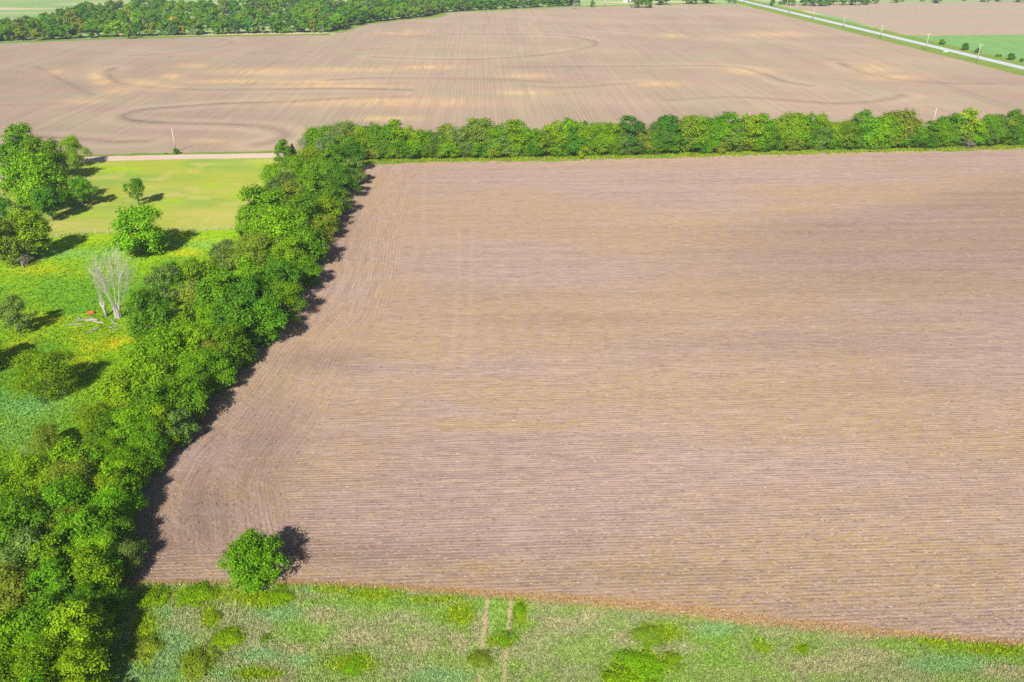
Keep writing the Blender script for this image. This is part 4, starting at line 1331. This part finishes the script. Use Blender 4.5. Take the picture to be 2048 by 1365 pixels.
print('wood trees', len(wood))
wcol = ['d'] * 6 + ['g'] * 7 + ['s'] * 3 + ['b'] * 3 + ['o'] * 2 + ['t'] * 2
edge = {}
for X, Y, v, xq in wood:
    c = SHORT[wcol[rngw.integers(len(wcol))]]
    D = 12.5 + 5.5 * rngw.random()
    H = (10.0 + 4.5 * rngw.random()) * (1.0 if v > 0.08 else 0.88)
    row = 'front edge' if v < 0.18 else 'depth'
    zone = 'left end' if xq < 230 else 'broad left part' if xq < 440 else 'bulging middle' if xq < 680 else 'narrow right part'
    o = put_tree('woodland_tree', ['far1', 'far2', 'far3'][rngw.integers(3)], (X, Y, 0), D, H, c,
                 f"{c} tree deep inside the {zone} of the far wood", 'tree', 'trees of the far wood along the top')
    if v < 0.1:
        edge.setdefault((c, zone), []).append((xq, o))
for (c, zone), L in edge.items():
    L.sort(key=lambda q: q[0])
    for i, (_, o) in enumerate(L):
        o['label'] = f"{ORD[i] + ' ' if len(L) > 1 else ''}{c} tree{' from the left' if len(L) > 1 else ''} on front edge of far wood's {zone}"
for x, y, w, a, c, k, lab in [
    (247, 28, 26, .9, 'yellow', 'far3', 'yellow topped tree behind the grey bare thicket in the far wood'),
    (255, 61, 22, 1.3, 'bright green', 'far2', 'vivid green narrow tree on the front edge of the far wood'),
    (361, 61, 14, 1.2, 'yellow', 'far1', 'small yellow tree on the front edge of the far wood'),
    (346, 45, 30, .8, 'yellow', 'far3', 'wide yellow green tree in the middle of the far wood'),
    (487, 33, 18, 1.0, 'rust brown', 'far1', 'rust brown tree in the bulging middle of the far wood'),
    (425, 30, 32, 1.0, 'bright green', 'far2', 'large pale bright green tree in the middle of the far wood'),
    (345, 57, 26, .9, 'grey', 'far3', 'round grey tree on the front edge of the far wood'),
    (100, 40, 20, 1.0, 'grey green', 'far1', 'grey green tree at the upper corner of the far wood by the pale field'),
    (135, 17, 6, 1.0, 'dark green', 'shrub', 'tiny dark bush alone in the pale field beyond the far wood'),
]:
    foot, D, H = seen_tree(x, y, w, a)
    put_tree('woodland_tree', k, foot, D, H, c, lab, 'tree')
for x, y, w, a, lab in [(228, 42, 30, .8, 'pale grey bare thicket in the left part of the far wood'), (242, 40, 26, .8, 'pale grey bare tree right beside the bare thicket in the far wood'), (388, 60, 16, 1.3, 'pale dead tree on the front edge of the far wood'),
                        (577, 15, 22, .9, 'grey bare tree near the back of the bulging middle of the far wood'), (145, 47, 18, .8, 'grey bare tree in the left part of the far wood'), (645, 58, 12, 1.6, 'pale bare trunk at the right end of the bulging wood'), (1148, 9, 22, .7, 'grey bare thicket at the right end of the far wood'), (785, 5, 12, 1.3, 'pale bare tree standing high in the narrow right part of the far wood')]:
    foot, D, H = seen_tree(x, y, w, a)
    put_tree('dead_tree', 'dead3', foot, D, max(H, 5), None, lab, 'dead tree')

# sheds among the trees
def shed(name, px, py, w, l, h, rz, wall, roof, lab, z0=0.0):
    P = at(px, py)
    o = thing(name, lab, 'building', (P[0], P[1], 0), rz)
    hh = h + w * 0.22
    mb = MB()
    mb.v = [(-l / 2, -w / 2, 0), (l / 2, -w / 2, 0), (l / 2, w / 2, 0), (-l / 2, w / 2, 0), (-l / 2, -w / 2, h), (l / 2, -w / 2, h), (l / 2, w / 2, h), (-l / 2, w / 2, h), (-l / 2, 0, hh), (l / 2, 0, hh)]
    mb.f = [(0, 1, 5, 4), (2, 3, 7, 6), (1, 2, 6, 9, 5), (3, 0, 4, 8, 7)]
    link('wall', mb.mesh('wall', wall), o)
    mb = MB()
    e, th = 0.4, 0.12
    for s in (-1, 1):
        b = len(mb.v)
        y1, z1 = s * (w / 2 + e), h - 0.22 * 2 * e / 2
        mb.v += [(-l / 2 - e, y1, z1 + .03), (l / 2 + e, y1, z1 + .03), (l / 2 + e, 0, hh + .03), (-l / 2 - e, 0, hh + .03), (-l / 2 - e, y1, z1 + th + .03), (l / 2 + e, y1, z1 + th + .03), (l / 2 + e, 0, hh + th + .03), (-l / 2 - e, 0, hh + th + .03)]
        mb.f += [tuple(b + k for k in f) for f in ((0, 1, 2, 3), (7, 6, 5, 4), (0, 4, 5, 1), (1, 5, 6, 2), (3, 7, 4, 0))]
    link('roof', mb.mesh('roof', roof), o)
    mb = MB().box((0, -w / 2 - 0.03, 1.35), (2.8, 0.05, 2.7))
    link('door', mb.mesh('door', M_DARK), o)
    return o


shed('white_shed', 1255, 5, 8, 9, 5.5, 0.25, M_WHITE, M_WHITE, 'white shed cut by the top edge among trees beyond the ploughed field')
shed('small_shed', -14, 447, 5, 6, 3.2, 0.9, M_WHITE, M_WHITE, 'small white shed glimpsed through the trees at the left edge')
shed('clearing_shed', 460, 40, 7, 10, 3.5, 0.1, M_CONC, M_CONC, 'pale roofed shed in a clearing of the far wood beside the rust brown tree')

# yellow digger half hidden in the clearing of the wood
P = at(276, 47)
o = thing('yellow_digger', 'yellow digger half hidden among trees in the left part of the far wood', 'digger', (P[0], P[1], 0), 0.1)
mb = MB()
for s in (-1.2, 1.2):
    mb.box((0, s, 0.5), (4.2, 0.7, 1.0)).tube([(-2.1, s - .35, .5), (-2.1, s + .35, .5)], [.5, .5], 10).tube([(2.1, s - .35, .5), (2.1, s + .35, .5)], [.5, .5], 10)
link('tracks', mb.mesh('tracks', M_RUBBER), o)
link('body', MB().box((0.6, 0, 1.9), (4.0, 2.8, 1.5)).box((1.9, 0, 2.9), (1.2, 2.6, .5)).mesh('body', M_YELLOW), o)
link('cab', MB().box((-.6, .5, 3.2), (1.6, 1.6, 1.6)).box((-.6, .5, 4.06), (1.8, 1.8, .12)).mesh('cab', M_YELLOW), o)
link('boom', MB().tube([(-1.2, -.3, 2.2), (-3.6, -.3, 5.2), (-5.8, -.3, 4.2), (-6.4, -.3, 1.6)], [.35, .4, .3, .2], 6).mesh('boom', M_YELLOW), o)
link('bucket', MB().box((-6.4, -.3, 1.1), (1.0, 1.3, 1.0), .2).mesh('bucket', M_DARK), o)

# ------------------------------------------------------------------ bushes and trees at the top right
for x, y, w, a, c, k, lab in [
    (1186, 6, 12, 1.2, 'grey green', 'far1', 'small grey green tree on the green strip left of the far pole'),
    (1272, 2, 26, .9, 'grey green', 'far3', 'grey green tree right beside the white shed'), (1293, 2, 26, .9, 'mid green', 'far1', 'mid green tree second to the right of the white shed'),
    (1322, -3, 36, .6, 'dark green', 'far2', 'dark tree cut by the top edge right of the white shed'), (1385, -3, 34, .55, 'dark green', 'far3', 'dark low tree at the top edge, left one of the pair before the road'), (1415, -4, 34, .55, 'dark green', 'far1', 'dark low tree at the top edge, right one of the pair before the road'),
    (1460, 0, 11, 1.0, 'grey', 'far2', 'small grey tree left of the paved road at the top edge'), (1469, 2, 10, 1.0, 'grey', 'far1', 'small grey tree touching the paved road at the top edge'),
    (1545, 4, 12, 1.1, 'dark green', 'far1', 'dark small tree just right of the paved road near the top edge'), (1560, 6, 8, .8, 'mid green', 'far3', 'small green bush right of the road, second along the top edge'), (1570, 3, 14, .8, 'dark green', 'far2', 'dark bush third along the top edge right of the road'), (1585, 4, 18, .7, 'bright green', 'far3', 'light green bush fourth along the top edge right of the road'),
    (1612, 1, 22, .8, 'dark green', 'far1', 'dark tree at the left end of the row on the brown field edge'), (1630, 1, 24, .8, 'blue green', 'far2', 'blue green tree second in the row on the brown field edge'), (1650, 1, 24, .8, 'dark green', 'far3', 'dark tree third in the row on the brown field edge'), (1667, 1, 20, .8, 'mid green', 'far1', 'mid green tree fourth in the row on the brown field edge'),
    (1690, 1, 22, .75, 'dark green', 'far2', 'dark tree fifth in the row on the brown field edge'), (1712, 0, 24, .75, 'blue green', 'far1', 'blue green tree sixth in the row on the brown field edge'), (1732, 0, 22, .75, 'dark green', 'far3', 'dark tree seventh in the row on the brown field edge'), (1752, 0, 18, .7, 'mid green', 'far2', 'mid green tree at the right end of the row on the brown field edge'),
    (1790, -1, 16, .7, 'mid green', 'far1', 'green tree first after the row on the brown field edge'), (1805, -1, 10, .8, 'dark green', 'far2', 'small dark tree second after the row on the brown field edge'), (1845, -1, 10, .8, 'mid green', 'far3', 'small green tree above the middle of the brown field'), (1875, -1, 22, .6, 'mid green', 'far1', 'low green tree right of the small tree above the brown field'),
    (1930, -2, 9, .9, 'dark green', 'far2', 'tiny dark tree above the right part of the brown field'), (1970, -3, 20, .6, 'dark green', 'far3', 'dark low tree left one of two above the brown field end'), (2000, -3, 18, .6, 'dark green', 'far1', 'dark low tree right one of two above the brown field end'), (2040, -3, 22, .6, 'dark green', 'far2', 'dark tree in the top right corner'),
]:
    foot, D, H = seen_tree(x, y, w, a)
    put_tree('field_edge_tree', k, foot, D, H, c, lab, 'tree', 'trees along the top edge')
for x, y, w, a, c, lab in [
    (1885, 84, 13, .75, 'mid green', 'green bush in the meadow left of the other bushes'), (1931, 93, 15, .85, 'dark green', 'dark leaning bush in the meadow left of the front pole'), (1955.5, 101, 11, .85, 'dark green', 'dark bush right behind the front pole'),
    (1994, 111, 6, .8, 'dark green', 'tiny bush, left one of the pair in the meadow'), (2001, 111, 6, .8, 'dark green', 'tiny bush, right one of the pair in the meadow'), (2023, 113, 16, .75, 'dark green', 'wide dark bush in the meadow near the right edge'), (2044, 120, 9, .8, 'dark green', 'dark bush at the right edge of the meadow'),
    (352, 302, 14, .85, 'mid green', 'round green bush at the foot of the pole by the gravel road'), (332, 307, 5, .6, 'mid green', 'tiny bush on the verge left of the pole by the gravel road'),
]:
    foot, D, H = seen_tree(x, y, w, a)
    put_tree('roadside_bush', 'shrub', foot, D, H, c, lab, 'bush', 'bushes beside the roads')

# ------------------------------------------------------------------ utility poles
def pole_parts():
    pm = MB().tube([(0, 0, -.4), (0, 0, 5), (0, 0, 10)], [.20, .17, .13], 8).mesh('pole', M_POLE, True)
    am = MB().box((0, -.20, 9.3), (2.4, .13, .15)).mesh('crossarm', M_POLE)
    im = MB().tube([(0, 0, 0), (0, 0, .12), (0, 0, .24)], [.07, .09, .04], 6).mesh('insulator', M_CERAM)
    return pm, am, im


PM, AM, IM = pole_parts()


def pole(px, py, hpx, lab, grp, arm=True, rz=0.0, wide=1.0):
    P = at(px, py)
    slant = np.linalg.norm(P - CP)
    h = hpx * slant / (FPX * 1.06 * math.cos(math.asin(CAM_H / slant)))
    o = thing('utility_pole', lab, 'utility pole', P, rz, grp)
    o.scale = (wide, wide, h / 10.0)
    link('pole', PM, o)
    if arm:
        link('crossarm', AM, o)
        for x in (-1.05, -.4, .4, 1.05):
            i = link('insulator', IM, o)
            i.location = (x, -.2, 9.376)
    return o


G1 = 'utility poles along the paved road'
pole(1953.2, 124.5, 30, 'nearest utility pole with a white crossarm beside the paved road', G1, True, 0.0, 1.5)
pole(1851, 100.5, 28, 'utility pole with a small crossarm, second along the paved road', G1, True, 0.0, 1.5)
pole(1760.5, 75.5, 21, 'utility pole third along the paved road, counted from the right', G1, True, 0.0, 1.6)
pole(1686.5, 55, 18, 'utility pole fourth along the paved road, counted from the right', G1, True, 0.0, 1.6)
pole(1626, 38.5, 18, 'utility pole fifth along the paved road, counted from the right', G1, True, 0.0, 1.7)
pole(1579, 26, 17, 'utility pole sixth along the paved road, counted from the right', G1, True, 0.0, 1.7)
pole(1528.5, 10, 12, 'utility pole seventh along the paved road, close to the top edge', G1, True, 0.0, 1.7)
pole(1488, 7, 11, 'utility pole farthest along the paved road at the top edge', G1, True, 0.0, 1.7)
G2 = 'utility poles along the gravel road'
pole(352.5, 305, 44, 'bare grey utility pole rising from a round bush beside the gravel road', G2, False, 0, 1.3)
pole(1491.5, 284, 56, 'utility pole seen through the gap left of the middle of the back hedgerow', G2, False, 0, 1.3)
pole(1860, 273, 50, 'utility pole in the gap of the back hedgerow near the right edge', G2, False, 0, 1.3)
G3 = 'utility poles beyond the ploughed field'
pole(1034.5, 17, 18, 'pale utility pole in front of the far wood', G3, False, 0, 1.8)
pole(1210.5, 11.5, 12, 'pale utility pole left of the white shed', G3, False, 0, 1.8)
pole(1341.5, 12, 12, 'pale utility pole right of the white shed', G3, False, 0, 1.8)

# culvert under the paved road
P = at(1889, 105)
o = thing('culvert_headwall', 'pale concrete culvert headwall below the edge of the paved road', 'culvert', P, 0)
link('headwall', MB().box((0.5, 0, .45), (3.0, .3, 1.0)).box((-.9, -.35, .5), (.3, .8, 1.3)).box((1.9, -.35, .4), (.3, .8, 1.0)).mesh('headwall', M_CONC), o)
link('pipe', MB().tube([(.5, -.12, .42), (.5, -.24, .42)], [.33, .33], 12).mesh('pipe', M_DARK), o)

# ------------------------------------------------------------------ fences
FP = resample(pts(FENCE_PX), 34)
o = thing('wire_fence', 'low wire fence with pale posts between the mown and the lush pasture', 'fence', (FP[0][0], FP[0][1], 0))
post = MB().tube([(0, 0, -.3), (0, 0, 1.45)], [.10, .09], 6).mesh('post', M_TIMBER)
for q in FP:
    p = link('post', post, o)
    p.location = (q[0] - FP[0][0], q[1] - FP[0][1], 0)
for h in (.4, .75, 1.1, 1.35):
    mb = MB().tube([(q[0] - FP[0][0], q[1] - FP[0][1] - .1, h) for q in FP], [.006] * len(FP), 3, cap=False)
    link('wire', mb.mesh('wire', M_STEEL), o)
P0, P1 = at(160, 328), at(177, 326.5)
o = thing('fence_brace', 'pale timber fence corner brace beside the shaded end of the gravel road', 'fence', (P0[0], P0[1], 0))
d = P1 - P0
for s in (0, .5, 1):
    p = link('post', MB().tube([(0, 0, -.3), (0, 0, 2.0)], [.16, .15], 8).mesh('post', M_TIMBER), o)
    p.location = tuple(d * s)
for s in (0, .5):
    link('rail', MB().tube([tuple(d * s + [0, 0, 1.6]), tuple(d * (s + .5) + [0, 0, 1.6])], [.1, .1], 6).mesh('rail', M_TIMBER), o)
    link('diagonal', MB().tube([tuple(d * s + [0, -.14, .25]), tuple(d * (s + .5) + [0, -.14, 1.5])], [.05, .05], 5).mesh('diagonal', M_TIMBER), o)


# ------------------------------------------------------------------ stuff: grass blades, straw
def blades(name, P, col, h, w, per, rng, lean=0.35, mat=M_BLADE):
    """`per` three-cornered blades per tuft at ground points P, with colour col per tuft."""
    n = len(P)
    C = np.repeat(P, per, 0) + np.concatenate([rng.normal(size=(n * per, 2)) * w * 1.3, np.zeros((n * per, 1))], 1)
    a = rng.random(n * per) * 6.283
    hh = np.repeat(h, per) * (0.55 + 0.75 * rng.random(n * per))
    s = np.stack([np.cos(a), np.sin(a), 0 * a], 1) * (w * (0.5 + rng.random(n * per)))[:, None]
    tip = np.stack([rng.normal(size=n * per) * lean, rng.normal(size=n * per) * lean, np.ones(n * per)], 1) * hh[:, None]
    V = np.stack([C - s, C + s, C + tip], 1).reshape(-1, 3)
    m = np_mesh(name, V, np.arange(len(V)).reshape(-1, 3))
    cc = np.repeat(col, per, 0) * (1 + 0.20 * rng.normal(size=(n * per, 1))) * (1 + 0.06 * rng.normal(size=(n * per, 3)))
    attr(m, 'tint', np.repeat(cc.clip(0.005, 0.9), 3, 0), 'FLOAT_COLOR')
    return tag(link(name, m, None, mat), kind='stuff')


rng = np.random.default_rng(3)
n = 60000
px = 180 + rng.random(n) * 1960
top = np.interp(px, *np.array([(236, 1168), (560, 1168), (800, 1181), (1000, 1197), (1300, 1225), (1600, 1260), (1900, 1287), (2046, 1298), (2300, 1316)]).T)
py = top + (1420 - top) * rng.random(n) + rng.normal(size=n) * 3
P = np.array([at(x, y) for x, y in zip(px, py)])
keep = np.minimum(poly_dist(P, TRACKS[0]), poly_dist(P, TRACKS[1])) > 0.16 + 0.26 * rng.random(n)
P, px, py = P[keep], px[keep], py[keep]
P[:, 2] = 0.05
colr = rough_col(P)
br = np.zeros(len(P))
for cx, cy, rx, ry in BRIGHT:
    br = np.maximum(br, blob(px, py, cx, cy, rx, ry))
blades('tall_grass', P, colr * 1.15, 0.14 + 0.22 * br + 0.14 * rng.random(len(P)), 0.085, 3, rng, lean=0.9)

# dry orange grass along the near edge of the stubble
n = 15000
t_ = rng.random(n) ** 1.0
L = resample(near_B, 400)
idx = (t_ * 399).astype(int)
x_, _ = sight(L)
wd = np.interp(x_[idx], [300, 560, 800, 1100, 1400, 1700, 2046], [0.15, .35, 1.1, 1.8, 2.6, 2.0, 1.7])
P = L[idx] + np.stack([rng.normal(size=n) * .3, (rng.random(n) - 0.25) * wd, np.full(n, .06)], 1)
colr = np.where(rng.random((n, 1)) < .6, np.array([[0.50, 0.31, 0.12]]), np.array([[0.46, 0.33, 0.18]]))
blades('dry_grass', P, colr, np.full(n, .15), 0.06, 2, rng, lean=1.2)

# lush pasture tufts
n = 50000
px = rng.random(n) * 620 - 40
py = 465 + (960 - 465) * rng.random(n) ** 0.85
lim = np.interp(py, [460, 560, 680, 800, 930, 1000], [520, 470, 330, 230, 110, 60])
k = px < lim
P = np.array([at(x, y) for x, y in zip(px[k], py[k])])
P[:, 2] = 0.02
blades('meadow_grass', P, lush_col(P) * 1.15, 0.16 + 0.16 * rng.random(len(P)), 0.16, 2, rng, lean=1.1)

# bright grass at the foot of the hedgerow across the field
n = 9000
L = resample(curve([(730, 325), (800, 320.5), (1000, 318), (1300, 311.5), (1600, 303.5), (1900, 296.5), (2060, 293)], 90), 500)
P = L[rng.integers(0, 500, n)] + np.stack([rng.normal(size=n) * .5, rng.normal(size=n) * 2.4, np.full(n, .06)], 1)
c_ = np.where(rng.random((n, 1)) < .55, np.array([[0.30, 0.36, 0.015]]), np.array([[0.17, 0.30, 0.02]]))
blades('hedge_bottom_grass', P, c_, np.full(n, .55), 0.16, 3, rng)

# loose straw and stalks on the stubble: flat three-sided slivers lying along the rows
n = 26000
px = 240 + rng.random(n) * 1900
py = 1310 - (1310 - 420) * rng.random(n) ** 1.5
P = np.array([at(x, y) for x, y in zip(px, py)])
bt = np.interp(P[:, 0], near_B[:, 0], near_B[:, 1])
le = np.interp(P[:, 1], near_L[:, 1], near_L[:, 0])
k = (P[:, 1] > bt + 0.3) & (P[:, 0] > le + 0.5)
P = P[k]
n = len(P)
hl = headland(P)
ang = np.where(rng.random(n) < hl, math.pi / 2, 0.0) - ROW_ANG * -1 + rng.normal(size=n) * 0.30
ln = 0.12 + 0.34 * rng.random(n) ** 2
wd = 0.010 + 0.016 * rng.random(n)
u = np.stack([np.cos(ang), np.sin(ang), 0 * ang], 1)
v = np.stack([-np.sin(ang), np.cos(ang), 0 * ang], 1)
P[:, 2] = 0.07
lift = 0.03 + 0.06 * rng.random(n)
V = np.stack([P - u * ln[:, None] - v * wd[:, None], P + u * ln[:, None] - v * wd[:, None], P + u * (ln * .6)[:, None] + v * wd[:, None] + np.stack([0 * lift, 0 * lift, lift], 1), P - u * (ln * .6)[:, None] + v * wd[:, None] + np.stack([0 * lift, 0 * lift, lift], 1)], 1).reshape(-1, 3)
m = np_mesh('straw', V, np.arange(len(V)).reshape(-1, 4))
pal = np.array([[0.34, 0.26, 0.205], [0.30, 0.22, 0.165], [0.37, 0.29, 0.235], [0.17, 0.12, 0.10], [0.34, 0.24, 0.10], [0.13, 0.095, 0.08]])
cc = pal[rng.choice(6, n, p=[.26, .22, .08, .18, .12, .14])] * (1 + .12 * rng.normal(size=(n, 1)))
attr(m, 'tint', np.repeat(cc.clip(.02, .8), 4, 0), 'FLOAT_COLOR')
tag(link('straw', m, None, M_STRAW), kind='stuff')

# ------------------------------------------------------------------ haze
t = NT('haze_air')
pv = t.n('VolumePrincipled')
pv.inputs['Color'].default_value = (0.80, 0.88, 1.0, 1.0)
pv.inputs['Density'].default_value = 0.00010
pv.inputs['Anisotropy'].default_value = 0.0
t.l(pv.outputs[0], t.out.inputs['Volume'])
hb = MB().box((0, g - 1000, 41), (2 * g + 200, 2 * g + 2400, 84))
tag(link('haze', hb.mesh('haze', t.m)), kind='stuff')
